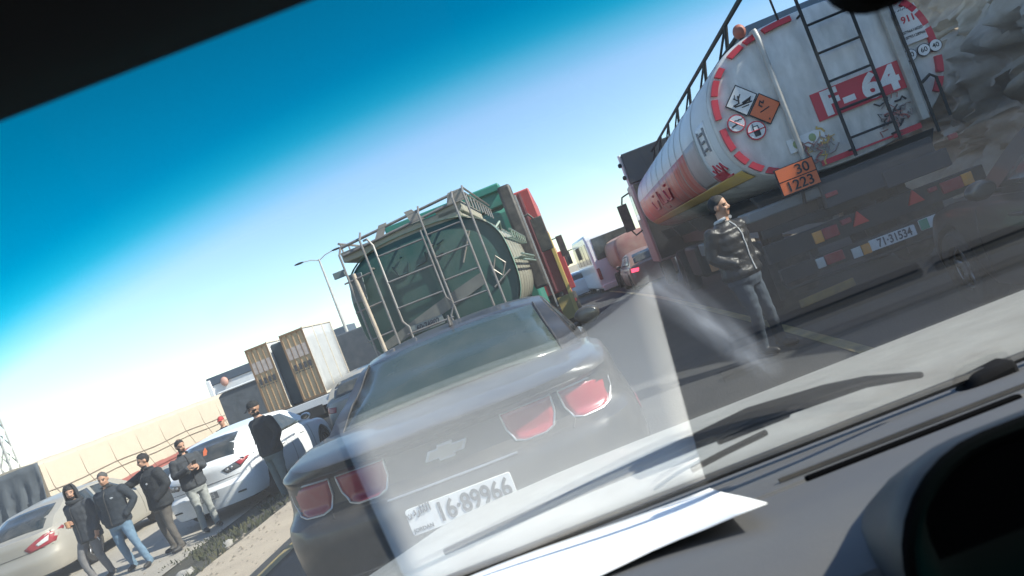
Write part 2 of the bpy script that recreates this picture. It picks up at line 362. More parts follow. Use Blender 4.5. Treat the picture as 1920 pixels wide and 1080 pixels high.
for cx in (-.735, -.435, .435, .735):
    a = 1 if cx > 0 else -1; out = abs(cx) > .6
    q = [(cx-.125, .945), (cx+.125, .945), (cx+.118, .86), (cx+.075, .812), (cx-.075, .812), (cx-.118, .86)]
    # outline of each lamp is a rounded trapezoid, wider at the top
    q = [(cx-.128, .952), (cx+.128, .952), (cx+.122, .87), (cx+.095, .815), (cx+.05, .80), (cx-.05, .80), (cx-.095, .815), (cx-.122, .87)]
    fr = outline([(lerp(cx, x, 1.02), lerp(.88, z, 1.03)) for x, z in q], lambda x, z: CC.rear(x, z, .004), .0058, 7)
    L = obj('tail_light', patch(q, lambda x, z: CC.rear(x, z, .006-.02*max(0, 1-(abs(x-cx)/.12)**4)*0)), REDLENS, coupe, solid=.004)
    obj('light_surround', fr, CHROME, L)
coupe.scale = (1.06, 1.06, 1.07)
for sd in (1, -1):
    mb = MB(); mb.tube([CC.rear(sd*(.62+.02*math.sin(i)), z, .001) for i, z in enumerate((.775, .80, .83))] , .004, 5); obj('boot_seam', mb, BLACKPL, coupe)
    mb = MB(); mb.tube([CC.flank(lerp(.40, .60, i/6), lerp(.80, .60, i/6), sd, .001) for i in range(7)], .004, 5); obj('bumper_seam', mb, BLACKPL, coupe)
mb = MB(); mb.tube([CC.rear(-.86+.086*i, .775+.012*abs(i-10)/10, .0) for i in range(21)], .0045, 5); obj('bumper_seam', mb, BLACKPL, coupe)
mb = MB(); mb.tube([CC.rear(-.80+.08*i, .50-.02*abs(i-10)/10, .0) for i in range(21)], .006, 5); obj('bumper_crease', mb, BLACKPL, coupe)
# bow tie shaped emblem
bx = [(-.115, -.022), (-.085, .024), (-.038, .024), (-.034, .040), (.046, .040), (.043, .024), (.118, .024), (.088, -.022), (.040, -.022), (.036, -.038), (-.046, -.038), (-.042, -.022)]
mb = MB(); p0 = CC.rear(0, .885, 0); mb.prism([(x, z) for x, z in bx], -.016, .01); mb.v = [(x+p0[0], y+p0[1], z+p0[2]) for x, y, z in mb.v]
em = obj('emblem', mb, CHROME, coupe, smooth=0, bevel=.003)
mb = MB(); mb.prism([(x*.86, z*.72) for x, z in bx], -.018, .0); mb.v = [(x+p0[0], y+p0[1], z+p0[2]) for x, y, z in mb.v]; obj('emblem_face', mb, mat('emblem gold grey', (.42, .39, .33), .4, .6), em, smooth=0)
mb = MB(); mb.tube([CC.rear(-.33+.11*i, .772, .008) for i in range(7)], .006, 6); obj('trim_strip', mb, CHROME, coupe)
mb = MB(); mb.tube([CC.rear(-.80+.1*i, .985, -.004) for i in range(17)], .005, 5); obj('boot_seam', mb, BLACKPL, coupe)
pl = number_plate(coupe, '16·89966', 0, .645, .53, .125, CC.rear, lead=.062, size=.125)
mx = lambda dz, dx: Matrix.Translation((CC.rear(0, .645, 0)[0], CC.rear(0, .645, 0)[1]-.0125, CC.rear(0, .645, 0)[2])) @ face_back(dx, -.0055, dz)
text('lettering', 'JORDAN', .026, PLATEK, pl, mx(-.042, -.205), .001, .0005)
def arabic(name, parent, M, sc, m, wd=.011):   # the word الاردن as strokes, right to left
    st = [[(.30, .0), (.30, .20)], [(.24, .2), (.23, .03), (.18, .0), (.17, .06)], [(.17, .2), (.15, .05), (.12, .0)], [(.08, .0), (.08, .2)], [(.02, .08), (.03, .0), (-.02, -.06), (-.05, -.05)], [(-.08, .12), (-.06, .03), (-.12, .0)], [(-.17, .06), (-.19, -.04), (-.26, -.05), (-.29, .06)]]
    mb = MB()
    for q in st:
        for a, b in zip(q, q[1:]):
            mb.tube([M @ Vector((a[0]*sc, a[1]*sc, 0)), M @ Vector((b[0]*sc, b[1]*sc, 0))], wd*sc*1.6, 5)
    mb.ellips(M @ Vector((-.235*sc, .06*sc, 0)), (.018*sc,)*3, 0, 6, 4)
    return obj(name, mb, m, parent)
arabic('lettering', pl, mx(.028, -.205), .2, PLATEK)
mb = MB(); mb.prismx([(0, 0), (.05, .055), (.075, .06), (.105, 0)], -.011, .011); mb.v = [(x*(1-.4*(z/.06)), y*1.3+1.72, z*1.35+1.405) for x, y, z in mb.v]; obj('aerial_fin', mb, BLACKPL, coupe, bevel=.006)
for sd in (1, -1):
    q = [(.36, .69), (.50, .70), (.50, .745), (.36, .735)]
    obj('side_marker', patch(q, lambda y, z: CC.flank(y, z, sd, .006)), REDLENS, coupe, solid=.004)
    mb = MB(); mb.box((sd*.42, .0, .36), (.19, .05, .075)); obj('reflector', mb, mat('dim reflector', (.25, .22, .2), .4), coupe, bevel=.01)
mb = MB(); mb.prism([(-.62, .22), (.62, .22), (.70, .40), (-.70, .40)], -.02, .15); obj('rear_diffuser', mb, BLACKPL, coupe, bevel=.02)
mb = MB(); mb.box((.0, -.028, .475), (.09, .02, .035)); obj('fog_lamp', mb, WLENS, coupe, bevel=.006)
for sd in (1, -1):
    pts = [CC.rz(sd*.70*lerp(1.0, .87, i/8), lerp(.78, 1.60, i/8), .006) for i in range(9)]
    mb = MB(); mb.tube(pts, .006, 5); obj('window_seal', mb, BLACKPL, coupe)

# --- white hatchback on the lower roadside
WC = Car(L=4.55, W=.90, sill=.24, n=3.0, ycr=.5, ycf=.8, wr=.33, wy=(.98, 3.66), arch=.385, crown=.03,
         zs=[(0, .98), (.5, .99), (1.6, .97), (3.0, .95), (3.6, .90), (4.55, .72)], bump=[(0, .06), (.35, -.02), (.58, -.05), (.64, .015), (.9, .0), (1.05, .05)],
         roof=[(.16, 1.0), (.55, 1.30), (1.0, 1.44), (1.9, 1.485), (2.6, 1.43), (3.55, .94)], wb=.80, wtop=.60, zB=.95, zR=1.485, mir=(3.0, 1.0), hand=(1.62, 2.62), hz=.80, doors=(1.05, 2.0, 3.05))
sw = [[(.75, 1.02), (1.85, 1.0), (1.82, 1.36), (1.15, 1.36)], [(1.93, 1.0), (2.95, .99), (2.42, 1.33), (1.92, 1.36)]]
GZ = -.40
white = car('hatchback', 'shiny white car with grey number plate, parked on the lower roadside', 'car', (-7.72, 12.45, GZ), R(0.5), WHITEP, WC, sw, [(-.60, .26), (.60, .26), (.52, .84), (-.52, .84)])
for sd in (1, -1):
    q = [(sd*.40, .86), (sd*.83, .955), (sd*.86, .915), (sd*.72, .80), (sd*.48, .775)]
    L = obj('tail_light', patch(q, lambda x, z: WC.rear(x, z, .008)), mat('smoked lens', (.10, .10, .11), .2, coat=1), white, solid=.005)
    q2 = [(sd*.66, .905), (sd*.83, .945), (sd*.85, .915), (sd*.72, .825)]
    obj('red_lens', patch(q2, lambda x, z: WC.rear(x, z, .012)), REDLENS, L, solid=.004)
    for k in (.50, .58): 
        m2 = MB(); p = WC.rear(sd*k, .835+(k-.5)*.2, .012); m2.ellips(p, (.03, .012, .025), 0, 10, 6); obj('lamp_reflector', m2, CHROME, L)
    m2 = MB(); p = WC.rear(sd*.60, .40, .004); m2.box(p, (.22, .02, .03)); obj('reflector', m2, BLACKPL, white, bevel=.006)
number_plate(white, '12·24325', -.02, .50, .50, .12, WC.rear, m=mat('shaded plate grey', (.16, .17, .18), .5), tm=mat('pale lettering', (.42, .43, .44), .5))
mb = MB(); mb.prism([(-.03, 1.13), (.03, 1.11), (.05, 1.19), (0, 1.26), (-.04, 1.2)], 0, .004); mb.v = [(x, .33+(z-1.05)*.75, z+.06) for x, y, z in mb.v]; obj('window_sticker', mb, ORANGE, white, smooth=0)
mb = MB(); mb.tube([WC.rear(-.78+.13*i, .70, .0) for i in range(13)], .005, 5); obj('boot_seam', mb, BLACKPL, white)
mb = MB(); mb.box(WC.rear(0, .73, .01), (.07, .012, .05)); obj('emblem', mb, CHROME, white, bevel=.01)

# --- silver saloon at far left, behind the men
VC = Car(L=4.6, W=.89, sill=.24, n=3.0, ycr=.5, ycf=.8, wr=.33, wy=(1.0, 3.62), arch=.385, crown=.03,
         zs=[(0, .98), (.5, 1.0), (1.4, .96), (3.0, .93), (3.6, .88), (4.6, .70)], bump=[(0, .06), (.35, -.02), (.55, -.05), (.62, .01), (.9, .0), (1.05, .05)],
         roof=[(.20, 1.0), (.62, 1.24), (1.15, 1.42), (1.9, 1.46), (2.6, 1.41), (3.55, .92)], wb=.79, wtop=.59, zB=.93, zR=1.46, mir=(3.0, .98), hand=(1.62, 2.62), hz=.80, doors=(1.08, 2.05, 3.05))
silver = car('saloon_car', 'dusty silver car with broad red tail light, behind the hooded man at far left', 'car', (-11.55, 12.2, GZ), R(5), SILVERP, VC, sw, [(-.60, .30), (.60, .30), (.52, .98), (-.52, .98)])
for sd in (1, -1):
    q = [(sd*.34, .79), (sd*.80, .97), (sd*.87, .93), (sd*.82, .74), (sd*.42, .70)]
    L = obj('tail_light', patch(q, lambda x, z: VC.rear(x, z, .008)), REDLENS, silver, solid=.005)
    q2 = [(sd*.55, .81), (sd*.76, .89), (sd*.74, .80), (sd*.58, .765)]
    obj('clear_lens', patch(q2, lambda x, z: VC.rear(x, z, .012)), WLENS, L, solid=.004)
mb = MB(); mb.tube([VC.rear(-.78+.13*i, .71, .0) for i in range(13)], .005, 5); obj('boot_seam', mb, BLACKPL, silver)

# --- dark car beside the tanker at right
DC = Car(L=4.5, W=.90, sill=.22, n=3.0, ycr=.5, ycf=.85, wr=.34, wy=(.95, 3.62), arch=.40, crown=.05,
         zs=[(0, .92), (.6, .95), (2.6, .93), (3.4, .92), (4.5, .76)], roof=[(.3, .95), (.8, 1.36), (1.5, 1.45), (2.4, 1.42), (3.35, .93)], wb=.80, wtop=.58, zB=.92, zR=1.45, mir=(2.72, .96), hand=(1.5, 2.4), hz=.80, doors=(.95, 1.85, 3.05))
darkcar = car('saloon_car', 'dark dusty car with black pillar and mirror, at far right behind the tanker', 'car', (3.68, 3.15, 0), R(-3), DARKP, DC,
              [[(.62, 1.0), (1.72, .99), (1.70, 1.33), (1.0, 1.33)], [(1.80, .99), (2.75, .98), (2.25, 1.30), (1.79, 1.33)]], [(-.6, .42), (.6, .42), (.5, .76), (-.5, .76)])
for sd in (1, -1):
    q = [(sd*.48, .66), (sd*.80, .74), (sd*.78, .62), (sd*.5, .58)]
    obj('headlight', patch(q, lambda x, z: DC.front(x, z, .008)), WLENS, darkcar, solid=.005)
# --- small cars deeper in the queue
QC = Car(L=4.3, W=.87, sill=.24, n=3.0, roof=[(.2, .98), (.6, 1.30), (1.1, 1.44), (1.9, 1.48), (2.6, 1.42), (3.5, .94)], zs=[(0, .96), (2, .96), (3.2, .94), (4.3, .70)], wb=.78, wtop=.58, zB=.95, zR=1.48, mir=(2.95, .98), hand=(1.55, 2.5), hz=.8, doors=(1.0, 1.95, 3.0), wy=(.9, 3.4))
grey2 = car('hatchback', 'light grey car glimpsed past the left edge of the black coupe, below the flatbed lorry', 'car', (-6.05, 16.6, -.35), R(5), SILVERP, QC, sw, [(-.58, .30), (.58, .30), (.5, .86), (-.5, .86)])
brown = car('estate_car', 'small brown car with lit red tail light, left of the white tanker cab', 'car', (2.15, 27.0, -.22), R(4), mat('brown car paint', (.20, .11, .085), .4, 0, DUST, .4, 3, coat=.3), QC, sw, [(-.58, .30), (.58, .30), (.5, .86), (-.5, .86)])
far_car = car('saloon_car', 'tiny white car far down the queue left of the white minibus', 'car', (-.9, 40, -.3), R(5), WHITEP, QC, sw, [(-.58, .30), (.58, .30), (.5, .86), (-.5, .86)])
LIT = bpy.data.materials.new('lit brake light'); LIT.use_nodes = True; b = LIT.node_tree.nodes['Principled BSDF']; b.inputs['Base Color'].default_value = (.6, .02, .05, 1); b.inputs['Emission Color'].default_value = (1, .06, .12, 1); b.inputs['Emission Strength'].default_value = 1.6
for o, M_ in ((grey2, REDLENS), (brown, LIT), (far_car, REDLENS)):
    for sd in (1, -1):
        q = [(sd*.52, .86), (sd*.78, .90), (sd*.80, .76), (sd*.56, .74)]
        obj('tail_light', patch(q, lambda x, z: QC.rear(x, z, .01)), M_, o, solid=.005)
# ------------------------------------------------------------------ white fuel tanker lorry at right
def sup(cx, cz, a, b, n, N=56, t0=0, t1=2*math.pi):
    out = []
    for i in range(N):
        t = lerp(t0, t1, i/N); c_, s_ = math.cos(t), math.sin(t)
        out.append((cx+a*math.copysign(abs(c_)**(2/n), c_), cz+b*math.copysign(abs(s_)**(2/n), s_)))
    return out
def tank(parent, name, m, cx, cz, a, b, n, y0, y1, rim=.03, ends=None, dome=.10):
    mb = MB(); r = []
    for y, k in ((y0+.0, .0), (y0+.012, .5), (y0+.04, .93), (y0+.06, .985), (y0+.09, 1), (y1-.09, 1), (y1-.04, .93), (y1, .02)):
        r.append([(lerp(cx, x, max(k, .01)), y, lerp(cz, z, max(k, .01))) for x, z in sup(cx, cz, a, b, n)])
    mb.loft(r); return obj(name, mb, m, parent, smooth=35)
def tank_strip(parent, name, m, cx, cz, a, b, n, t0, t1, y0, y1, off=.006, N=10):
    P = []
    for i in range(N+1):
        t = R(lerp(t0, t1, i/N)); c_, s_ = math.cos(t), math.sin(t)
        x = cx+(a+off)*math.copysign(abs(c_)**(2/n), c_); z = cz+(b+off)*math.copysign(abs(s_)**(2/n), s_); P.append([(x, lerp(y0, y1, j/6), z) for j in range(7)])
    mb = MB(); mb.grid(P); return obj(name, mb, m, parent, solid=.003)
def truck_wheel(parent, x, y, rr=.50, wd=.28, side=-1): return wheel(parent, (x, y, rr), rr, wd, side, True)
T = thing('tanker_lorry', 'white fuel tanker lorry with F-64 panel and red dashed rim, at right', 'lorry', (3.08, 8.45, 0), R(-.4))
cx, cz, a, b, n = 0, 2.42, 1.245, .87, 2.6
tank(T, 'tank', TANKW, cx, cz, a, b, n, 0, 12.6)
# side of the tank: bluish upper plating, red livery, yellow lower stripe
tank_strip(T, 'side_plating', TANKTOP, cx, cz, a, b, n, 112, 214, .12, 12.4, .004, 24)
tank_strip(T, 'livery_panel', SIDERED, cx, cz, a, b, n, 177, 212, 2.6, 12.2, .010)
tank_strip(T, 'livery_panel', WHITES, cx, cz, a, b, n, 172, 206, .5, 1.2, .009)
tank_strip(T, 'livery_panel', mat('grey faded livery', (.42, .38, .37), .5), cx, cz, a, b, n, 176, 210, 1.5, 2.6, .008)
tank_strip(T, 'livery_panel', SIGNRED, cx, cz, a, b, n, 203, 211, .7, 1.5, .012)
tank_strip(T, 'yellow_stripe', YELLOWS, cx, cz, a, b, n, 211, 222, .15, 12.3, .012)
for y in (1.4, 2.6, 3.4, 4.2, 5.4, 6.6, 7.8, 9.2, 10.8): tank_strip(T, 'tank_seam', STEELL, cx, cz, a, b, n, 100, 226, y, y+.03, .014, 24)
# Arabic-looking side lettering as strokes on the curved side
def side_pt(y, z, off=.02):
    q = max(0, 1-abs((z-cz)/b)**n)**(1/n); return (cx-a*q-off, y, z)
mb = MB()
for q in ([(5.4, 2.25), (5.6, 2.08), (6.1, 2.06), (6.3, 2.28)], [(6.5, 2.08), (7.1, 2.08), (7.2, 2.3)], [(7.5, 2.38), (7.5, 2.06)], [(7.9, 2.2), (8.2, 2.05), (8.9, 2.05), (9.1, 2.25)], [(5.8, 2.36), (6.0, 2.36)], [(8.4, 2.36), (8.6, 2.36)], [(6.8, 1.97), (6.95, 1.97)]):
    mb.tube([side_pt(y, z) for y, z in q], .028, 5)
obj('lettering', mb, SIGNRED, T)
mb = MB()
for q in ([(.62, 2.55), (.62, 2.25)], [(.75, 2.5), (.95, 2.5)], [(.75, 2.4), (.95, 2.4)], [(.75, 2.3), (.95, 2.3)], [(1.05, 2.55), (1.05, 2.25)]): mb.tube([side_pt(y, z) for y, z in q], .018, 5)
obj('lettering', mb, mat('grey lettering', (.25, .26, .28), .6), T)
mb = MB()
for q in ([(.5, 1.98), (.6, 2.08), (.7, 1.96), (.8, 2.08)], [(.9, 2.0), (1.0, 2.1), (1.1, 1.97), (1.2, 2.05)], [(.55, 1.9), (.9, 1.9)]): mb.tube([side_pt(y, z) for y, z in q], .013, 5)
obj('lettering', mb, SIGNRED, T)
# dashed red conspicuity tape round the rear rim
def dash(t0, t1):
    o_, i_ = sup(cx, cz, a*.972, b*.966, n, 9, R(t0), R(t1)), sup(cx, cz, a*.918, b*.898, n, 9, R(t0), R(t1))
    mb = MB(); mb.prism(o_+i_[::-1], -.008, .05); obj('reflective_strip', mb, SIGNRED, T, smooth=0)
for t0, t1 in ((92, 106), (109, 117), (119, 131), (139, 148), (149.5, 163), (164.5, 179), (181, 197), (198.5, 211), (212.5, 224), (226, 236), (237.5, 246), (247.5, 252), (64, 76), (50, 62), (36, 48.5), (22, 35), (9, 21), (-4, 8), (-18, -5.5), (-33, -20)): dash(t0, t1)
for x0, x1, h_ in ((-.34, .02, .06), (.02, .45, .022), (.45, .76, .06)):
    mb = MB(); mb.box(((x0+x1)/2, -.004, 1.635+(.0 if h_ > .05 else .0)), (x1-x0-.01, .014, h_)); obj('reflective_strip', mb, SIGNRED, T, smooth=0)
# signs on the rear
def slab(poly, x, z, y=-.010, th=.012): 
    mb = MB(); mb.prism([(x+px, z+pz) for px, pz in poly], y, y+th); return mb
dia = lambda r: [(0, -r), (r, 0), (0, r), (-r, 0)]
def sign_diamond(x, z, m, inner):
    s_ = obj('hazard_sign', slab(dia(.185), x, z, -.012), BLACKS, T, smooth=0); obj('sign_face', slab(dia(.168), x, z, -.016), m, s_, smooth=0)
    mb = MB()
    for q, r in inner: mb.tube([(x+px, -.017, z+pz) for px, pz in q], r, 5)
    obj('pictogram', mb, BLACKS, s_)
sign_diamond(-.885, 2.60, WHITES, [([(-.10, -.03), (-.035, -.02), (-.02, .06)], .010), ([(-.03, .0), (-.075, .05)], .007), ([(-.026, .02), (.01, .07)], .006), ([(-.06, .035), (-.05, .08)], .005), ([(-.09, -.045), (.10, -.05)], .008), ([(.0, -.035), (.06, -.02), (.10, -.0), (.07, -.035)], .014), ([(-.02, -.075), (.06, -.075)], .006)])
sign_diamond(-.685, 2.42, ORANGE, [([(-.02, .03), (-.045, .06), (-.02, .10), (-.005, .07)], .011), ([(-.0, .06), (.015, .09)], .008), ([(-.06, -.02), (.05, .005)], .006), ([(.01, -.13), (.01, -.11)], .008)])
def sign_round(x, z, r, phone):
    s_ = obj('prohibition_sign', slab(circ(0, 0, r, 26), x, z, -.012), SIGNRED, T, smooth=0); obj('sign_face', slab(circ(0, 0, r*.86, 26), x, z, -.016), WHITES, s_, smooth=0)
    mb = MB()
    if phone:
        mb.prism([(x+px, z+pz) for px, pz in rrect(-.033, -.066, .033, .05, .008, 2)], -.020, -.010); mb.tube([(x-.022, -.016, z+.05), (x-.022, -.016, z+.082)], .006, 5)
        obj('pictogram', mb, BLACKS, s_, smooth=0); mb = MB(); mb.prism([(x+px, z+pz) for px, pz in rrect(-.022, .005, .022, .038, .004, 2)], -.0225, -.015); obj('pictogram_screen', mb, WHITES, s_, smooth=0)
        mb = MB(); mb.tube([(x-r*.9, -.0215, z), (x+r*.9, -.0215, z)], .006, 5); obj('red_bar', mb, SIGNRED, s_)
    else:
        mb.tube([(x-.06, -.017, z-.025), (x-.0, -.017, z-.01)], .009, 5)
        for i in range(5): mb.tube([(x-.02+.02*i, -.017, z+.02+.012*(i % 2)), (x-.0+.02*i, -.017, z+.035-.01*(i % 2))], .005, 5)
        obj('pictogram', mb, BLACKS, s_); mb = MB(); mb.tube([(x-r*.62, -.019, z+r*.62), (x+r*.62, -.019, z-r*.62)], .006, 5); obj('red_bar', mb, SIGNRED, s_)
sign_round(-1.02, 2.385, .10, False); sign_round(-.85, 2.235, .105, True)
pn = obj('code_panel', slab([(-.50, -.155), (.50, -.155), (.50, .155), (-.50, .155)], .30, 2.22, -.010), SIGNRED, T, smooth=0)
for tx, ts in ((-.02, 'F'), (.17, '-'), (.52, '64')): text('lettering', ts, .36, WHITES, pn, face_back(tx, -.0125, 2.21), .002, .016, 1.1)
en = obj('notice_panel', slab([(-.11, -.2), (.17, -.2), (.13, .2), (-.11, .2)], 1.0, 2.68, -.006), mat('notice white', (.70, .69, .68), .5, dirt=(.5, .5, .5)), T, smooth=0)
text('lettering', '911', .10, SIGNRED, en, face_back(1.02, -.008, 2.74), .001, .003)
text('lettering', '0796616020', .042, BLACKS, en, face_back(1.02, -.008, 2.61), .001, .001)
text('lettering', '0795128966', .042, BLACKS, en, face_back(1.03, -.008, 2.55), .001, .001)
mb = MB(); random.seed(3); x = .91
while x < 1.1:
    k = random.uniform(.012, .03); mb.tube([(x, -.008, 2.855), (x+k*.5, -.008, 2.855-random.uniform(0, .012)), (x+k, -.008, 2.855+random.uniform(.0, .022))], .003, 4); x += k+random.choice((.004, .004, .016))
obj('lettering', mb, BLACKS, en)
for x_, s_ in ((.93, '80'), (1.075, '60'), (1.225, '40')):
    if x_ > 1.2: x_ = 1.20
    o = obj('speed_sign', slab(circ(0, 0, .068, 24), x_-.02, 2.37, -.006), BLACKS, T, smooth=0); obj('sign_face', slab(circ(0, 0, .060, 24), x_-.02, 2.37, -.009), WHITES, o, smooth=0)
    text('lettering', s_, .072, BLACKS, o, face_back(x_-.02, -.0105, 2.37), .001, .001)
def sticker(x, z, sc, seed, cols):
    random.seed(seed); o = None
    for m_ in cols:
        mb = MB()
        for i in range(9):
            px, pz = random.gauss(0, .055)*sc, random.gauss(0, .055)*sc; q = [(x+px, -.009, z+pz)]
            for k in range(3): px += random.uniform(-.05, .05)*sc; pz += random.uniform(-.05, .05)*sc; q.append((x+px, -.009, z+pz))
            mb.tube(q, random.uniform(.004, .010)*sc, 5)
        o = obj('worn_sticker', mb, m_, T)
SRED = mat('worn sticker red', (.32, .07, .06), .6, dirt=(.5, .45, .4), amt=.7, scale=30)
sticker(.52, 1.85, 1.35, 5, (SRED, mat('worn sticker grey', (.35, .30, .28), .6), BLACKS)); sticker(-.27, 1.84, 1.35, 9, (SRED, YELLOWS, mat('worn sticker grey', (.35, .30, .28), .6)))
o = obj('label_plate', slab([(-.2, -.075), (.2, -.075), (.2, .075), (-.2, .075)], -.40, 1.93, -.006), WHITES, T, smooth=0)
mb = MB(); mb.ellips((-.5, -.008, 1.93), (.05, .004, .05), 0, 10, 6); mb.ellips((-.33, -.008, 1.94), (.04, .004, .045), 0, 10, 6); obj('emblem', mb, mat('faded green print', (.25, .38, .22), .6, dirt=(.5, .42, .1), amt=.8, scale=30), o)
# ladder, pipes, cable
mb = MB()
for x_ in (-.02, .46): mb.tube([(x_, -.13, 1.58), (x_, -.13, 3.45), (x_, .25, 3.62)], .019, 8)
for z_ in (1.78, 2.10, 2.42, 2.74, 3.06): mb.tube([(-.02, -.13, z_), (.46, -.13, z_)], .015, 6)
for z_ in (1.66, 3.2):
    for x_ in (-.02, .46): mb.tube([(x_, -.13, z_), (x_, .02, z_)], .013, 6)
obj('ladder', mb, STEELD, T)
mb = MB(); mb.tube([(-.50, .1, 3.25), (-.50, -.03, 3.24), (-.50, -.06, 3.15), (-.50, -.05, 1.70)], .030, 10); obj('drain_pipe', mb, STEELL, T)
mb = MB(); mb.box((.80, -.04, 2.45), (.085, .07, 1.55)); obj('rear_channel', mb, STEELL, T, bevel=.01)
mb = MB(); mb.tube([(.875, -.06, 3.28), (.875, -.06, 1.5)], .017, 8); mb.tube([(.89, -.06, 2.05), (.98, -.09, 2.10), (1.03, -.09, 2.05), (1.03, -.08, 1.62)], .017, 8); obj('hose_rail', mb, STEELD, T)
ob = obj('hazard_plate', slab([(-.215, -.155), (.215, -.155), (.215, .155), (-.215, .155)], -.645, 1.60, -.09, .02), BLACKS, T, smooth=0)
for z_, s_ in ((1.675, '30'), (1.525, '1223')):
    o = obj('plate_field', slab([(-.203, -.069), (.203, -.069), (.203, .069), (-.203, .069)], -.645, z_, -.098, .012), ORANGE, ob, smooth=0)
    text('lettering', s_, .155, BLACKS, o, face_back(-.57 if s_ == '30' else -.645, -.100, z_-.003), .0015, .002)
mb = MB(); mb.tube([(-.645, -.075, 1.45), (-.645, .02, 1.3)], .02, 6); mb.box((-.645, -.04, 1.72), (.3, .07, .03)); obj('plate_bracket', mb, STEELD, T)
# top walkway, beacon, hand rail
mb = MB(); mb.box((.22, 6.4, 3.30), (1.40, 12.2, .20)); obj('top_coaming', mb, mat('grey blue coaming', (.14, .19, .23), .6, dirt=(.1, .1, .1), amt=.4), T, bevel=.02)
mb = MB(); mb.tube([(-.60, .14, 3.15), (-.60, .14, 3.28)], .03, 8); mb.ellips((-.60, .14, 3.33), (.072, .072, .085), 1); obj('beacon', mb, [STEELD, mat('weathered beacon dome', (.33, .11, .075), .6, dirt=(.2, .08, .06), amt=.6, scale=9)], T)
mb = MB(); mb.tube([(-.42, .2, 3.70), (-.42, 12.6, 3.72)], .030, 8)
for i in range(7):
    y = 1.2+i*1.75; mb.tube([(-.42, y, 3.71), (-.50, y+.1, 3.36)], .026, 6); mb.tube([(-.42, y, 3.71), (-.54, y+.5, 3.36)], .018, 6)
mb.tube([(-.50, .7, 3.40), (-.50, 12.6, 3.40)], .022, 6)
obj('hand_rail', mb, STEELD, T)
mb = MB(); mb.tube([(-.2, .05, 3.25), (-.22, .0, 3.6), (-.26, .0, 3.66)], .012, 6); obj('aerial', mb, STEELD, T)
# chassis and rear underrun
mb = MB()
for x_ in (-.42, .42): mb.box((x_, 6.5, 1.16), (.10, 12.6, .28))
for y_ in (.4, 2.5, 4.5, 7, 9.5, 12): mb.box((0, y_, 1.16), (.74, .12, .24))
for y_ in (.5, 3, 6, 9, 11.8): mb.box((0, y_, 1.43), (1.9, .16, .26), taper=(1.12, 1))
obj('chassis', mb, STEELD, T, bevel=.01)
mb = MB(); mb.box((.18, .06, 1.32), (1.25, .12, .34)); mb.box((.55, .02, 1.22), (.7, .1, .2)); obj('rear_panel', mb, STEELB, T, bevel=.015)
mb = MB(); mb.box((.0, .12, .90), (2.42, .14, .22)); mb.box((-.55, .2, 1.12), (1.2, .1, .10)); obj('light_beam', mb, STEELD, T, bevel=.01)
mb = MB(); mb.box((.0, .08, .62), (2.30, .12, .16)); mb.tube([(-1.16, .08, .58), (-1.12, .06, .47), (1.1, .06, .47)], .02, 6)
for x_ in (-.7, .7): mb.box((x_, .2, .78), (.08, .12, .4))
obj('bumper', mb, STEELD, T, bevel=.01)
mb = MB(); mb.box((-.78, .35, 1.36), (.95, .6, .12), ry=R(0)); obj('side_guard', mb, mat('grey dusty mudguard', (.16, .18, .19), .6), T, bevel=.02)
def lamp(x, z, wd, ht, m, y=.04):
    mb = MB(); mb.box((x, y, z), (wd, .05, ht)); return obj('tail_light', mb, m, T, bevel=.008)
lamp(-.64, .90, .10, .13, AMBER); lamp(-.50, .905, .17, .125, REDLENS); lamp(-.72, .63, .09, .11, WLENS, .01); lamp(-.565, .635, .20, .11, REDLENS, .01)
lamp(.84, .915, .22, .125, REDLENS); lamp(1.01, .92, .11, .13, AMBER); lamp(.64, .945, .09, .05, REDLENS); lamp(-.31, .955, .11, .06, REDLENS); lamp(-.36, 1.29, .13, .05, REDLENS, .0); lamp(1.0, 1.40, .09, .06, REDLENS, -.02)
for x_, z_ in ((-.17, .93), (.44, .93)):
    mb = MB(); mb.prism([(x_-.085, z_-.06), (x_+.085, z_-.06), (x_, z_+.085)], .015, .05); obj('reflector_triangle', mb, mat('red reflector', (.62, .05, .04), .3), T, smooth=0)
flat = lambda y: (lambda x, z, off=0: (x, y, z))
mb = MB(); mb.box((-.33, .0, .60), (.10, .02, .11)); obj('reflector', mb, WLENS, T); mb = MB(); mb.box((-.225, -.0, .60), (.09, .02, .11)); obj('reflector', mb, AMBER, T)
number_plate(T, '71·31534', .07, .61, .50, .12, flat(.015), size=.125)
p = number_plate(T, '60·6890', .62, .63, .50, .12, flat(.015), size=.125, lead=.06)
mb = MB(); mb.box((.62-.20, .0, .63), (.09, .012, .11)); obj('plate_band', mb, mat('plate green', (.05, .33, .20), .5), p)
mb = MB(); mb.box((-.78, -.02, .30), (.62, .03, .09), ry=R(-3)); obj('mud_bar', mb, mat('dirty yellow bar', (.27, .18, .05), .7, dirt=(.10, .08, .06), amt=.7, scale=8), T, bevel=.006)
for x_ in (-.8, .8):
    mb = MB(); mb.box((x_, 1.0, .55), (.5, .02, .6)); obj('mud_flap', mb, BLACKPL, T)
for y_ in (2.0, 3.3, 9.4):
    for sd in (-1, 1): truck_wheel(T, sd*1.0, y_, .50, .3, sd)
for sd in (-1, 1): truck_wheel(T, sd*1.05, 14.0, .50, .3, sd)
mb = MB(); mb.box((-1.0, 6.3, .78), (.45, 1.5, .6)); obj('fuel_tank', mb, STEELD, T, bevel=.06)
mb = MB(); mb.box((-1.12, 4.7, 1.0), (.14, .9, .22)); obj('hose_box', mb, mat('blue grey locker', (.06, .17, .22), .5), T, bevel=.02)
mb = MB(); mb.tube([(-1.14, 4.1, .95), (-1.14, 4.1, .65)], .13, 12); obj('air_cylinder', mb, mat('weathered orange wood', (.48, .25, .11), .7, dirt=(.2, .12, .07), amt=.6), T)
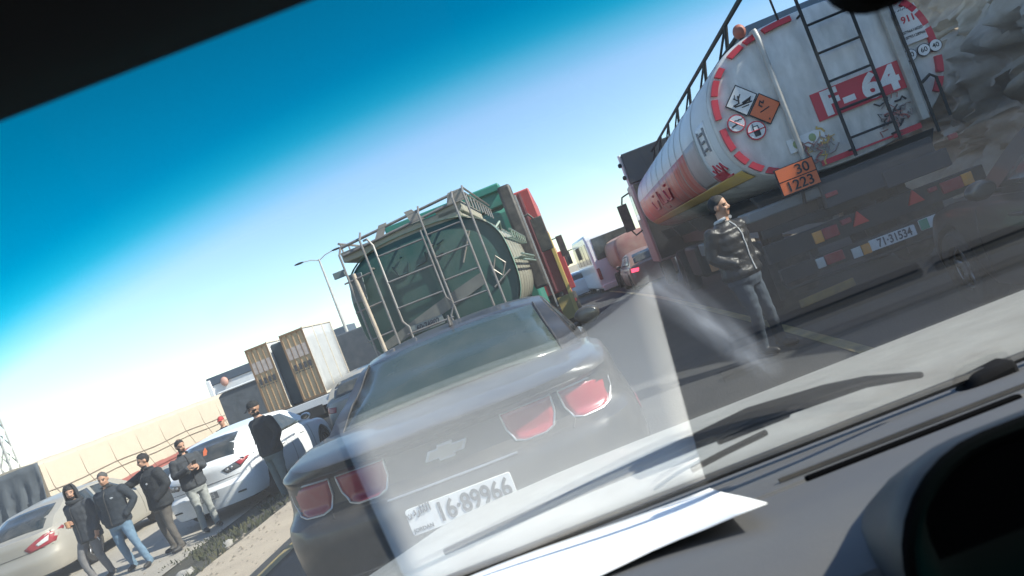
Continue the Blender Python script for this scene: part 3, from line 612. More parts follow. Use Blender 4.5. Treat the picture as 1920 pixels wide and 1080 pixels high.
CABP = mat('pinkish grey cab paint', (.34, .29, .30), .5, 0, (.22, .18, .18), .4, 2)
mb = MB(); mb.prismx([(13.0, .75), (13.0, 3.05), (13.1, 3.15), (14.7, 3.15), (15.2, 2.2), (15.3, .75)], -1.27, 1.27); cab = obj('cab', mb, CABP, T, bevel=.04)
mb = MB(); mb.box((0, 12.985, 1.95), (2.38, .03, 2.25)); obj('cab_rear_shade', mb, STEELD, cab)  # dark sheet stands in for the shade on the cab's rear
mb = MB(); mb.prismx([(13.75, 2.1), (13.75, 2.85), (14.55, 2.85), (14.9, 2.1)], -1.285, -1.26); obj('cab_window', mb, GLASS, cab, smooth=0)
mb = MB(); mb.prism([(-1.25, 3.12), (1.25, 3.12), (1.2, 3.98), (-1.2, 3.98)], 13.0, 13.06); mb.prismx([(13.06, 3.12), (13.06, 3.98), (13.5, 3.95), (14.6, 3.16)], -1.2, 1.2); obj('roof_deflector', mb, STEELB, cab, bevel=.02)
mb = MB(); mb.tube([(-1.26, 13.15, 3.1), (-1.26, 13.15, 4.0)], .05, 8); obj('deflector_edge', mb, WHITES, cab)
for z_ in (3.35, 3.72): mb = MB(); mb.ellips((-1.33, 13.12, z_), (.06, .05, .07), 0, 10, 6); obj('marker_lamp', mb, STEELD, cab)
mb = MB(); mb.tube([(-1.27, 14.6, 3.0), (-1.5, 14.65, 2.95), (-1.58, 14.65, 2.75)], .03, 6); mb.tube([(-1.27, 14.6, 1.8), (-1.5, 14.65, 1.72), (-1.58, 14.65, 1.9)], .03, 6); mb.box((-1.60, 14.65, 2.32), (.30, .12, .85)); obj('wing_mirror', mb, BLACKPL, cab, bevel=.04)

# ------------------------------------------------------------------ green tanker lorry ahead of the coupe
Gt = thing('tanker_lorry', 'small green tanker lorry with pale tubular ladders, ahead of the black coupe', 'lorry', (-2.22, 10.7, 0), R(1.0))
cx2, cz2, a2, b2, n2 = 0, 2.0, 1.235, .90, 3.0
tank(Gt, 'tank', GREENT, cx2, cz2, a2, b2, n2, 0, 3.6)
tank_strip(Gt, 'side_plating', TANST, cx2, cz2, a2, b2, n2, -38, 22, .12, 3.5, .006, 16)
for y_ in (.3, .9, 1.5, 2.1, 2.7, 3.3): tank_strip(Gt, 'tank_band', STEELT, cx2, cz2, a2, b2, n2, -45, 60, y_, y_+.05, .012, 16)
tank_strip(Gt, 'tank_rim', mat('pale green rim', (.12, .30, .24), .5, dirt=DUST, amt=.6), cx2, cz2, a2, b2, n2, -40, 150, -.0, .09, .010, 30)
mb = MB(); random.seed(11)
def dent(poly, m, nm): obj(nm, slab(poly, 0, 0, -.006), m, Gt, smooth=0)
dent([(-1.0, 1.52), (-.6, 1.64), (.1, 1.83), (.75, 1.98), (.72, 1.80), (.2, 1.66), (-.5, 1.50), (-.95, 1.42)], mat('pale dented steel', (.13, .135, .125), .6, dirt=(.25, .24, .2), amt=.6, scale=5), 'pale_patch')  # paler dented area across the tank rear
mb = MB()
for q in ([(-.45, 2.52), (-.40, 2.36), (-.25, 2.36), (-.2, 2.5)], [(-.1, 2.4), (.05, 2.42), (.08, 2.55)], [(.2, 2.6), (.18, 2.42), (.34, 2.44)], [(-.3, 2.6), (-.26, 2.61)], [(.28, 2.58), (.4, 2.62)]): mb.tube([(x_, -.004, z_) for x_, z_ in q], .014, 5)
obj('lettering', mb, mat('faded dark lettering', (.012, .05, .055), .6), Gt)
mb = MB()
for q in ([(.92, 1.95), (1.02, 2.12), (1.12, 1.98), (1.02, 1.82), (.92, 1.95)], [(.55, 2.2), (.8, 2.6)], [(.85, 1.7), (1.15, 1.86)]): mb.tube([(x_, .0, z_) for x_, z_ in q], .014, 5)
obj('rear_marking', mb, STEELT, Gt)
RAILM = mat('worn pale tube', (.25, .245, .24), .5, .35, (.16, .11, .08), .6, 9)
mb = MB(); X1, Z1 = .80, 3.08
def up(x, z0, z1, bend=.18, y=-.16): return [(x, y, z0), (x, y, z1-bend*.6), (x, y+.03, z1-.1), (x, y+.18, z1)]
for x_, z0, z1 in ((-1.08, 1.0, 3.06), (-.72, 1.0, 3.16), (.22, .95, 3.20), (.76, 1.0, 3.22), (.93, 1.0, 3.24)): mb.tube(up(x_, z0, z1), .0165, 8)
mb.tube([(-.72, .05, 3.04), (-.62, -.13, 3.02), (-.56, -.17, 2.9), (-.56, -.17, 1.72), (-.5, -.17, 1.62), (-.5, -.17, 1.05)], .0165, 8)
mb.tube([(.16, -.16, 2.85), (.16, -.16, 1.82), (.22, -.16, 1.74)], .015, 8); mb.tube([(.22, -.16, 1.68), (.13, -.16, 1.55), (.13, -.16, 1.0)], .015, 8)
for z_ in (2.72, 2.32, 1.92, 1.52): mb.tube([(-.56, -.17, z_), (.16, -.16, z_)], .0135, 8)
for z_ in (2.55, 2.10, 1.65): mb.tube([(-.72, -.16, z_), (-1.16, -.16, z_-.02)], .014, 6)
for z_ in (2.75, 2.40, 2.05, 1.70, 1.35, 1.1): mb.tube([(.22, -.16, z_), (.76, -.16, z_)], .0135, 8)
for x_ in (-.72, .22, .76):
    for z_ in (1.3, 2.6): mb.tube([(x_, -.16, z_), (x_, .1, z_)], .014, 6)
obj('ladder', mb, RAILM, Gt)
mb = MB(); mb.tube([(-.99, -.14, 2.62), (-.97, -.18, 2.3), (-.93, -.2, .9)], .030, 10); obj('hose_pipe', mb, mat('tan pipe', (.45, .38, .30), .6, .1, (.22, .17, .13), .6, 8), Gt)
mb = MB(); mb.box((-1.03, -.06, 2.42), (.22, .05, .42), ry=R(8)); mb.box((-1.22, -.03, 2.7), (.18, .05, .10)); obj('side_bracket', mb, mat('worn grey bracket', (.16, .20, .20), .6), Gt, bevel=.01)
mb = MB(); mb.box((-.17, 1.75, 2.92), (1.9, 3.4, .16)); mb.box((.62, 1.3, 3.0), (.4, 2.5, .18)); obj('walkway_box', mb, mat('tan walkway paint', (.36, .33, .26), .6, dirt=(.2, .22, .18), amt=.5), Gt, bevel=.02)
mb = MB()
for z_ in (3.20, 3.08): mb.tube([(-1.08, .02, z_-.14), (.93, .02, z_)], .022, 8)
for x_ in (-1.08, .93): mb.tube([(x_, .02, 3.13), (x_, 3.4, 3.13)], .018, 6)
for i in range(9):
    for x_ in (-1.08, .93): mb.tube([(x_, .1+.4*i, 3.13), (x_, .1+.4*i, 2.95)], .013, 6)
mb.tube([(.93, .02, 3.22), (.93, 3.4, 3.22)], .018, 6)
obj('top_rail', mb, RAILM, Gt)
mb = MB(); mb.prism([(-.55, 2.98), (-.42, 2.98), (-.30, 3.16), (-.42, 3.16)], -.0, .04); mb.prism([(.05, 3.0), (.25, 3.0), (.12, 3.2), (.0, 3.2)], 0, .04); mb.prism([(.62, 3.05), (.92, 3.05), (.92, 3.22), (.70, 3.22)], 0, .04); obj('rail_gusset', mb, STEELT, Gt)
# catwalk brackets along the right side
mb = MB()
for i in range(7):
    y_ = .35+i*.5; mb.tube([(1.14, y_, 2.35), (1.34, y_, 2.30), (1.34, y_, 2.42)], .018, 6)
for z_, x_ in ((2.42, 1.34), (2.02, 1.38), (1.93, 1.38)): mb.tube([(x_, .15, z_), (x_, 3.5, z_)], .018, 6)
for i in range(6): mb.tube([(1.18, .3+i*.55, 2.0), (1.38, .3+i*.55, 1.98)], .016, 6)
mb.tube([(1.10, .5, 2.52), (1.2, .7, 2.62), (1.15, 1.0, 2.5)], .02, 6)
obj('side_rail', mb, mat('green grey rail', (.16, .25, .21), .5, .2, DUST, .5, 7), Gt)
number_plate(Gt, '60·74802', -.27, 1.55, .52, .13, flat(-.03), m=mat('dirty plate', (.22, .25, .24), .6, dirt=(.08, .1, .1), amt=.5), size=.12)
mb = MB()
for x_ in (-.4, .4): mb.box((x_, 2.9, .95), (.12, 6.2, .25))
mb.box((0, .1, .75), (2.3, .12, .18)); mb.box((0, 1.0, 1.15), (1.9, 2, .1))
obj('chassis', mb, STEELD, Gt, bevel=.01)
for x_ in (-.8, .8): lampo = MB(); lampo.box((x_, .03, .75), (.36, .04, .12)); obj('tail_light', lampo, REDLENS, Gt, bevel=.008)
for y_ in (1.3, 2.5, 5.2):
    for sd in (-1, 1): truck_wheel(Gt, sd*.98, y_, .50, .3, sd)
mb = MB(); mb.prismx([(3.95, .8), (3.95, 3.1), (4.1, 3.2), (5.6, 3.2), (6.0, 2.1), (6.05, .8)], -1.22, 1.22); cb = obj('cab', mb, GREENC, Gt, bevel=.05)
mb = MB(); mb.prismx([(3.95, 3.18), (3.93, 3.5), (4.0, 3.62), (4.3, 3.64), (4.35, 3.52), (4.8, 3.2)], -1.22, 1.22); mb.box((0, 3.92, 3.55), (2.44, .16, .16)); obj('roof_spoiler', mb, GREENC, cb, bevel=.03)
mb = MB(); mb.prismx([(4.6, 2.05), (4.6, 2.9), (5.4, 2.9), (5.8, 2.05)], 1.20, 1.235); obj('cab_window', mb, GLASS, cb, smooth=0)
mb = MB(); mb.box((1.30, 3.72, 2.45), (.26, .32, 2.1)); obj('air_intake', mb, BLACKPL, Gt, bevel=.05)
mb = MB(); mb.box((1.45, 3.66, 2.1), (.03, .04, 2.3)); obj('intake_edge', mb, STEELL, Gt)
mb = MB(); mb.tube([(1.22, 5.3, 2.9), (1.5, 5.3, 2.95), (1.58, 5.3, 2.8)], .03, 6); mb.box((1.62, 5.3, 2.45), (.26, .12, .75)); obj('wing_mirror', mb, BLACKPL, cb, bevel=.04)

# ------------------------------------------------------------------ further lorries, minibus and trailers down the queue
def lorry_red(name, label, x, y, rz, z0, wd, ln, ht, m, dk):
    t = thing(name, label, 'lorry', (x, y, z0), rz)
    mb = MB(); mb.box((0, ln/2, (ht+1.0)/2+.1), (wd, ln, ht-1.0)); obj('body', mb, m, t, bevel=.03)
    mb = MB()
    for i in range(5): mb.box((-wd*.4+wd*.2*i, -.02, (ht+1)/2+.1), (.05, .04, ht-1.1))
    obj('rear_ribs', mb, dk, t)
    mb = MB(); mb.box((0, ln*.55, .9), (wd*.8, ln*1.05, .25)); mb.box((0, .1, .62), (wd*.95, .1, .16)); obj('chassis', mb, STEELD, t)
    for sd in (-1, 1):
        truck_wheel(t, sd*(wd/2-.17), 1.2, .48, .3, sd); truck_wheel(t, sd*(wd/2-.17), ln+1.2, .48, .3, sd)
        mb = MB(); mb.box((sd*wd*.38, .04, .66), (.3, .05, .12)); obj('tail_light', mb, REDLENS, t)
    mb = MB(); mb.prismx([(ln+.25, .8), (ln+.25, 2.9), (ln+1.6, 2.9), (ln+2.1, 2.0), (ln+2.1, .8)], -wd/2, wd/2); c = obj('cab', mb, m, t, bevel=.04)
    for sd in (-1, 1): mb = MB(); mb.prismx([(ln+.8, 1.9), (ln+.8, 2.65), (ln+1.5, 2.65), (ln+1.85, 1.9)], sd*wd/2-.01, sd*(wd/2+.015)); obj('cab_window', mb, GLASS, c, smooth=0)
    mb = MB(); mb.box((wd/2+.25, ln+1.7, 2.3), (.22, .1, .7)); mb.tube([(wd/2, ln+1.6, 2.6), (wd/2+.25, ln+1.7, 2.6)], .02, 6); obj('wing_mirror', mb, BLACKPL, c, bevel=.03)
    return t
DRED = mat('shaded dusty red', (.26, .035, .05), .55, dirt=DUST, amt=.35)  # darker copy of the red puts the rear's shade into the ribs
redt = lorry_red('box_lorry', 'red lorry with yellow corner post, beyond the green tanker cab', -1.86, 17.4, R(1.4), 0, 2.4, 5.4, 3.55, REDP, DRED)
mb = MB(); mb.box((1.23, -.03, 1.45), (.09, .09, 2.1)); mb.box((1.15, .8, .62), (.12, 1.6, .35)); obj('corner_post', mb, YELLOWS, redt, bevel=.01)
mb = MB(); mb.box((1.05, -.05, .72), (.3, .04, .55)); obj('mud_flap', mb, mat('yellow brown mud flap', (.40, .30, .10), .7), redt)
redf = lorry_red('box_lorry', 'distant bright red lorry, between the yellow corner post and the white minibus', -1.95, 28.5, R(4.5), -.35, 2.4, 3.6, 2.5, REDP, DRED)
# minibus
Bu = thing('minibus', 'white minibus with dark rear window and wing mirrors, in the far queue', 'minibus', (1.40, 34.8, -.55), R(7))
mb = MB(); mb.prismx([(0, .45), (.0, 1.3), (.1, 2.45), (.3, 2.62), (5.6, 2.62), (6.2, 2.3), (6.6, 1.3), (6.7, .45)], -1.1, 1.1); obj('body', mb, WHITEP, Bu, bevel=.10)
mb = MB(); mb.prism([(-.86, 1.55), (.86, 1.55), (.82, 2.40), (-.82, 2.40)], -.0, .1); mb.v = [(x_, y_+(z_-1.3)*.087-.02, z_) for x_, y_, z_ in mb.v]; obj('rear_window', mb, GLASS, Bu, smooth=0)
mb = MB(); 
for k in range(4): mb.prismx([(.5+k*1.35, 1.5), (.5+k*1.35, 2.3), (1.7+k*1.35, 2.3), (1.7+k*1.35, 1.5)], -1.115, -1.08)
obj('side_glazing', mb, GLASS, Bu, smooth=0)
for sd in (-1, 1):
    mb = MB(); mb.box((sd*.98, .0, 1.05), (.14, .1, .45)); obj('tail_light', mb, REDLENS, Bu, bevel=.02)
    mb = MB(); mb.box((sd*1.38, 6.2, 2.1), (.22, .1, .6)); mb.tube([(sd*1.08, 6.1, 2.4), (sd*1.38, 6.2, 2.4)], .025, 6); obj('wing_mirror', mb, BLACKPL, Bu, bevel=.03)
    for y_ in (1.2, 5.3): truck_wheel(Bu, sd*.95, y_, .36, .24, sd)
mb = MB(); mb.box((0, -.06, .50), (2.1, .14, .22)); obj('bumper', mb, WHITEP, Bu, bevel=.03)
mb = MB(); mb.box((0, -.0, 1.0), (.5, .04, .3)); obj('number_recess', mb, BOXW, Bu)
Bu.scale = (1.1, 1, 1.22)
# red water tank trailer
Pt = thing('tank_trailer', 'faded red tank trailer with tan flank coloured as sunlit, right of the white minibus', 'trailer', (2.10, 30.6, -.30), R(5))
tank(Pt, 'tank', PINKT, 0, 1.62, .85, .70, 3.2, 0, 4.2)
tank_strip(Pt, 'side_plating', mat('sunlit tan side', (.40, .28, .20), .6, dirt=(.28, .16, .11), amt=.6), 0, 1.62, .85, .70, 3.2, 125, 235, .1, 4.1, .008, 14)  # sunlit look of the left flank put into the tan colour
mb = MB(); mb.box((0, 2.2, .78), (1.1, 4.4, .22)); mb.box((0, .05, .6), (1.6, .1, .14)); obj('chassis', mb, STEELD, Pt)
for sd in (-1, 1):
    for y_ in (.9, 3.2): truck_wheel(Pt, sd*.75, y_, .42, .26, sd)
    mb = MB(); mb.box((sd*.6, -.01, .62), (.2, .04, .1)); obj('tail_light', mb, REDLENS, Pt)
# flatbed lorry carrying crates
FB = thing('flatbed_lorry', 'flatbed lorry with pale tail beam and red rear lights, carrying two plywood crates', 'lorry', (-8.45, 19.4, GZ), R(3))
mb = MB(); mb.box((0, 3.4, 1.10), (2.5, 6.8, .12)); obj('deck', mb, STEELD, FB, bevel=.01)
mb = MB(); mb.box((0, -.03, 1.02), (2.5, .07, .24)); obj('tail_beam', mb, BOXW, FB, bevel=.01)
mb = MB(); mb.box((0, 3.4, .82), (.9, 7.0, .26)); mb.box((0, .3, .62), (2.3, .1, .14)); obj('chassis', mb, STEELD, FB)
for x_ in (-.15, .75): mb = MB(); mb.box((x_, .02, .72), (.42, .05, .18)); obj('tail_light', mb, REDLENS, FB, bevel=.01)
mb = MB(); mb.box((1.05, .02, .70), (.42, .06, .46)); obj('rear_locker', mb, BOXW, FB, bevel=.02)
mb = MB(); mb.box((1.0, -.06, 1.13), (.5, .08, .06)); obj('beam_plate', mb, WHITES, FB)
for y_ in (1.4, 2.6, 8.0):
    for sd in (-1, 1): truck_wheel(FB, sd*1.0, y_, .48, .3, sd)
mb = MB(); mb.prismx([(7.0, .7), (7.0, 2.7), (8.6, 2.7), (9.0, 1.9), (9.0, .7)], -1.2, 1.2); fc = obj('cab', mb, mat('dark slate cab', (.07, .085, .10), .5, dirt=(.2, .2, .2), amt=.4), FB, bevel=.05)
for x_ in (1.38,):
    mb = MB(); mb.box((x_, 8.2, 2.0), (.2, .1, .7)); mb.tube([(1.2, 8.3, 2.4), (1.38, 8.2, 2.4)], .03, 6); obj('wing_mirror', mb, BLACKPL, fc, bevel=.03)
mb = MB(); mb.prismx([(7.6, 1.8), (7.6, 2.5), (8.4, 2.5), (8.75, 1.8)], 1.19, 1.215); obj('cab_window', mb, GLASS, fc, smooth=0)
def crate(label, x, y, wd, ln, ht, rz=R(3)):
    t = thing('crate', label, 'crate', (x, y, GZ+1.16), rz, 'plywood crates on the flatbed')
    mb = MB(); mb.box((0, ln/2, ht/2), (wd, ln, ht)); obj('crate_body', mb, WOOD, t, bevel=.008)
    mb = MB(); n_ = 4
    for i in range(n_+1): mb.box((-wd/2+wd*i/n_, -.012, ht/2), (.018 if 0 < i < n_ else .05, .03, ht))
    for z_ in (.03, ht-.03): mb.box((0, -.016, z_), (wd, .03, .06))
    obj('batten', mb, mat('dark crate batten', (.22, .14, .08), .8), t)
    mb = MB(); mb.box((0, -.012, ht*.70), (wd*.98, .02, ht*.17)); obj('printed_band', mb, mat('washed print', (.48, .42, .38), .8, dirt=(.26, .20, .18), amt=.7, scale=9), t)
    mb = MB()
    for i in range(4): mb.box((-wd*.33+wd*.22*i, -.028, ht*.49), (wd*.12, .01, ht*.085))
    for i in range(6): mb.box((-wd*.36+wd*.14*i, -.026, ht*.42), (wd*.09, .008, ht*.012))
    obj('stencil_marks', mb, mat('stencil ink', (.06, .065, .075), .7), t, smooth=0)
    P = [[(wd/2+.010, lerp(.03, ln-.03, i/6), lerp(.03, ht-.03, j/6)) for j in range(7)] for i in range(7)]
    mb = MB(); mb.grid(P); obj('wrapping', mb, WRAP, t, solid=.01)
    mb = MB()
    for y_ in (0, ln*.33, ln*.66, ln): mb.box((wd/2+.012, y_, ht/2), (.03, .03, ht))
    for z_ in (.02, ht): mb.box((wd/2+.012, ln/2, z_), (.04, ln, .05))
    obj('edge_frame', mb, mat('pale crate edge', (.62, .56, .46), .7), t)
    return t
crate('narrow plywood crate at the left end of the flatbed lorry', -9.28, 19.6, .60, 2.5, 1.90)
crate('plywood crate whose long pale wrapped side faces right, beside the black coupe', -8.22, 19.65, .64, 2.6, 1.93)
mb = MB(); mb.box((-8.77, 20.9, GZ+1.16+.9), (.40, 2.2, 1.78)); o = obj('gap_block', mb, mat('dark slate gap', (.05, .075, .09), .7), None, bevel=.03); tag(o, 'dark slate load in the gap between the two plywood crates', 'block')  # dark block put where only a dark gap shows between the crates
# long white trailer with slate roof behind the crates
LT = thing('semi_trailer', 'long white trailer with dark slate roof edge, behind the crates', 'trailer', (-23.2, 52.8, -.5), R(6))
mb = MB(); mb.box((0, 0, 2.35), (10.6, 2.5, 2.1)); obj('body', mb, BOXW, LT, bevel=.05)
mb = MB(); mb.box((0, 0, 3.66), (10.9, 2.7, .62)); obj('roof', mb, NAVY, LT, bevel=.06)
mb = MB(); mb.box((-5.35, -1.3, 2.5), (.35, .2, 2.6)); obj('corner_post', mb, WHITES, LT, bevel=.05)
mb = MB(); mb.ellips((-4.2, -1.4, 3.35), (.28, .2, .34)); obj('beacon', mb, mat('weathered beacon', (.45, .25, .2), .6), LT)
mb = MB(); mb.box((0, 0, 1.1), (10, 1.2, .4)); obj('chassis', mb, STEELD, LT)
for x_ in (-3.8, -2.6, 3.6): mb = MB(); mb.tube([(x_, -1.2, .5), (x_, 1.2, .5)], .5, 16); obj('wheel', mb, RUBBER, LT)
# white lorry partly hidden between crate and green tanker
WT = thing('box_lorry', 'white lorry with black mirror arm, between wrapped crate and green tanker', 'lorry', (-10.6, 31.5, GZ), R(-4))
mb = MB(); mb.prismx([(0, .8), (0, 2.5), (.3, 2.7), (2.2, 2.7), (2.6, 1.7), (2.6, .8)], -1.2, 1.2); wc = obj('cab', mb, mat('dark grey lorry cab', (.11, .12, .135), .5, dirt=(.3, .3, .3), amt=.5), WT, bevel=.08)
mb = MB(); mb.prism([(-.9, 1.6), (.9, 1.6), (.85, 2.4), (-.85, 2.4)], -.02, .03); obj('rear_window', mb, GLASS, wc, smooth=0)
mb = MB(); mb.tube([(1.15, -.1, 2.5), (1.5, -.2, 2.6), (1.75, -.2, 2.1), (1.6, -.2, 1.5)], .06, 8); mb.box((1.6, -.2, 2.05), (.35, .14, .75)); obj('wing_mirror', mb, BLACKPL, wc, bevel=.04)
mb = MB(); mb.box((1.55, -.5, 1.05), (.45, .4, .55)); obj('red_can', mb, REDP, WT, bevel=.05)
mb = MB(); mb.tube([(1.9, -.6, 1.9), (2.0, -.6, 1.9), (2.15, -.6, .7)], .035, 8); obj('exhaust_pipe', mb, CHROME, WT)
mb = MB(); mb.box((2.35, -.3, 1.2), (.7, .3, 1.5), ry=R(-12)); obj('fairing', mb, WHITEP, WT, bevel=.06)
mb = MB(); mb.box((0, 2, .75), (2.0, 5, .3)); obj('chassis', mb, STEELD, WT)
for sd in (-1, 1): truck_wheel(WT, sd*1.0, 1.4, .48, .3, sd)
# grey tarp lorry, beige tarp trailer
def tarp_box(t, wd, ln, z0, z1, m, ribs, cab_end=False):
    P = []; random.seed(21)
    sec = lambda k: [(-wd/2, z0), (-wd/2, lerp(z0, z1, .5)), (-wd/2, z1-.12), (-wd/2+.15, z1-.02), (-wd*.2, z1+.04), (wd*.2, z1+.04), (wd/2-.15, z1-.02), (wd/2, z1-.12), (wd/2, lerp(z0, z1, .5)), (wd/2, z0)]
    n_ = ribs*6; rings = []
    for i in range(n_+1):
        sag = .018*abs(math.sin(math.pi*i/6)); s_ = sec(i)
        rings.append([(x_*(1-sag*.7/wd*(1 if abs(z_-z1) > .2 else .3)), ln*i/n_, z_-(sag*.8 if z_ > z1-.2 else 0)) for x_, z_ in s_])
    mb = MB(); mb.loft(rings); return obj('tarpaulin', mb, m, t, smooth=50)
GTk = thing('tarp_lorry', 'lorry under a dark grey tarpaulin, left of the plywood crates', 'lorry', (-12.05, 24.2, GZ), R(3))
tarp_box(GTk, 2.5, 6, .75, 2.26, GREYTARP, 4)
mb = MB(); mb.box((0, 3, .62), (2.3, 6, .25)); obj('chassis', mb, STEELD, GTk)
mb = MB(); mb.tube([(-1.2, -.02, 2.28), (1.2, -.02, 2.28)], .035, 6); obj('top_edge', mb, WHITES, GTk)
for y_ in (1.2, 4.8):
    for sd in (-1, 1): truck_wheel(GTk, sd*1.05, y_, .46, .3, sd)
BT = thing('tarp_trailer', 'long low trailer under a sunlit beige tarpaulin tied with ropes, behind the men', 'trailer', (-17.3, 18.9, GZ), R(2))
tarp_box(BT, 2.6, 13.5, .85, 2.30, BEIGE, 9)
mb = MB()
for i in range(10):
    y_ = .2+i*1.45; mb.tube([(1.29, y_, 2.2), (1.31, y_+.05, 1.5), (1.30, y_+.5, .75)], .007, 5)
for z_ in (1.42, 1.22): mb.tube([(1.32, i*.75, z_-.03*math.sin(i*1.1)) for i in range(19)], .011, 5)
obj('rope', mb, mat('tan rope', (.26, .21, .165), .9), BT)
mb = MB(); mb.grid([[(lerp(-1.32, 1.32, i/24), -.06-.22*(1-j/11)*abs(math.sin(i*.85+.4*math.sin(j*.7)))-.05*noise.noise((i*.7, j*.8, 2)), lerp(.55+.22*math.sin(i*1.1), 2.28, j/11)) for j in range(12)] for i in range(25)]); obj('tail_flap', mb, GREYTARP, BT, solid=.02)
mb = MB(); mb.box((0, 6.7, .72), (2.5, 13.5, .2)); mb.box((1.27, 6.7, .80), (.05, 13.5, .14)); obj('chassis', mb, mat('rusty red frame', (.34, .12, .10), .7), BT)
for y_ in (1.4, 2.7, 11.5):
    for sd in (-1, 1): truck_wheel(BT, sd*1.05, y_, .46, .3, sd)
# street lamp, lattice mast
SL = thing('street_lamp', 'tall slender double arm street lamp against the sky', 'street lamp', (-16.6, 48.5, -.5), R(4))
mb = MB(); mb.tube([(0, 0, 0), (0, 0, 4.5), (0, 0, 8.6)], [.13, .10, .06], 10); obj('pole', mb, STEELL, SL)
for sd in (-1, 1):
    mb = MB(); mb.tube([(0, 0, 8.5), (sd*.5, 0, 8.72), (sd*1.1, 0, 8.8)], .035, 6); a_ = obj('arm', mb, STEELL, SL)
    mb = MB(); mb.ellips((sd*1.35, 0, 8.80), (.36, .14, .07), 0, 12, 6); obj('lamp_head', mb, STEELD, a_)
LM = thing('lattice_mast', 'pale steel lattice mast at the far left edge', 'mast', (-32.75, 36.9, -.5), 0)
mb = MB(); hw = lambda z: .24*(1-z/14)+.09
for sx_ in (-1, 1):
    for sy_ in (-1, 1): mb.tube([(sx_*hw(0), sy_*hw(0), 0), (sx_*hw(12), sy_*hw(12), 12)], .05, 6)
for i in range(12):
    for sy_ in (-1, 1): mb.tube([(-hw(i), sy_*hw(i), i), (hw(i+1), sy_*hw(i+1), i+1)], .03, 5); mb.tube([(hw(i), sy_*hw(i), i), (-hw(i+1), sy_*hw(i+1), i+1)], .03, 5)
    for sx_ in (-1, 1): mb.tube([(sx_*hw(i), -hw(i), i), (sx_*hw(i+1), hw(i+1), i+1)], .03, 5)
obj('lattice', mb, STEELL, LM)
# ------------------------------------------------------------------ ground, road, verge, cliff
ASPH = mat('asphalt', (.030, .032, .036), .9, 0, (.066, .064, .060), .8, 1.3, bump=.5, bscale=45)
SAND = mat('sandy shoulder', (.48, .40, .30), .95, 0, (.33, .27, .205), .6, 2.2, bump=.5, bscale=22)
CONC = mat('pale lower road', (.40, .36, .30), .9, 0, (.26, .235, .205), .6, .8, bump=.25, bscale=40)
GRASSY = mat('dry grassy verge soil', (.055, .052, .038), .95, 0, (.13, .11, .08), .6, 3, bump=.7, bscale=25)
LAND = mat('dry land', (.34, .29, .22), .95, 0, (.24, .21, .16), .6, .05)
def sheet(name, pts, m, kind='structure'):
    mb = MB(); mb.add(pts, [tuple(range(len(pts)))]); return struct(obj(name, mb, m, smooth=0), kind)
sheet('ground', [(-1500, -60, -.56), (1500, -60, -.56), (1500, 1500, -.56), (-1500, 1500, -.56)], LAND)
def ribbon(name, rows, m, kind='structure', nz=0, sub=1):   # rows: list of (y, [(x,z),...])
    P = []
    for (ya, ra), (yb, rb) in zip(rows, rows[1:]):
        for k in range(sub):
            t = k/sub; row = []
            for (xa, za), (xb, zb) in zip(ra, rb): row.append((lerp(xa, xb, t), lerp(ya, yb, t), lerp(za, zb, t)))
            P.append(row)
    P.append([(x, rows[-1][0], z) for x, z in rows[-1][1]])
    if nz: P = [[(x, y, z+nz*noise.noise((x*1.7, y*1.7, 0))) for x, y, z in r] for r in P]
    mb = MB(); mb.grid(P); return struct(obj(name, mb, m, smooth=60), kind)
cv = lambda y: -.0022*max(0, y-6)**2*.35       # the road drifts left
dz = lambda y: -.012*max(0, y-20)
ys_ = [-30, -8, 0, 4, 7, 10, 14, 20, 28, 40, 60, 90, 140]
ribbon('road', [(y, [(-3.95+cv(y), dz(y)), (0+cv(y), .01+dz(y)), (6.4+cv(y)*.6, dz(y))]) for y in ys_], ASPH)
ribbon('shoulder', [(y, [(-5.1+cv(y)+.04*(y-7), -.03+dz(y)), (-4.5+cv(y), -.006+dz(y)), (-3.9+cv(y), -.004+dz(y))]) for y in ys_], SAND, sub=8, nz=.008)
ribbon('verge', [(y, [(-7.6+cv(y), -.45), (-6.6+cv(y), -.36), (-5.9+cv(y), -.22), (-5.05+cv(y)+.04*(y-7), -.035+dz(y))]) for y in ys_], GRASSY, sub=14, nz=.05)
ribbon('lower_road', [(y, [(-40+cv(y), -.41), (-20+cv(y), -.405), (-7.2+cv(y), -.40)]) for y in ys_], CONC)
YL = mat('worn yellow road paint', (.36, .27, .10), .8, 0, (.10, .095, .085), .95, 3)
def road_line(x0, xs, m, ya, yb, wd=.13):
    ribbon('road_line', [(y, [(x0(y)-wd/2, .016+dz(y)), (x0(y)+wd/2, .016+dz(y))]) for y in [lerp(ya, yb, i/14) for i in range(15)]], m)
road_line(lambda y: -3.72+cv(y), 0, YL, -6, 40)
road_line(lambda y: 1.92+cv(y)*.8-.035*max(0, y-7), 0, YL, 2, 34)
# grass tufts on the verge
GR = mat('dry green grass', (.04, .05, .026), .9, 0, (.12, .10, .055), .6, 1.2); random.seed(5); mb = MB()
for i in range(5200):
    y = random.uniform(2.5, 22); x = random.uniform(-7.5, -5.05)+cv(y); t = (x-cv(y)+7.6)/2.55; z = interp([(0, -.45), (.39, -.36), (.67, -.22), (1, -.035)], t)
    if noise.noise((x*.9, y*.9, 3)) < -.12: continue
    a_ = random.uniform(0, 6.28); h_ = random.uniform(.03, .09); wd = random.uniform(.012, .03); dx_, dy_ = math.cos(a_)*wd, math.sin(a_)*wd; l_ = random.uniform(-.05, .05)
    mb.add([(x-dx_, y-dy_, z-.02), (x+dx_, y+dy_, z-.02), (x+dx_*.3+l_, y+dy_*.3+l_, z+h_), (x-dx_*.3+l_, y-dy_*.3+l_, z+h_)], [(0, 1, 2, 3)])
struct(obj('grass', mb, GR, smooth=0), 'stuff')
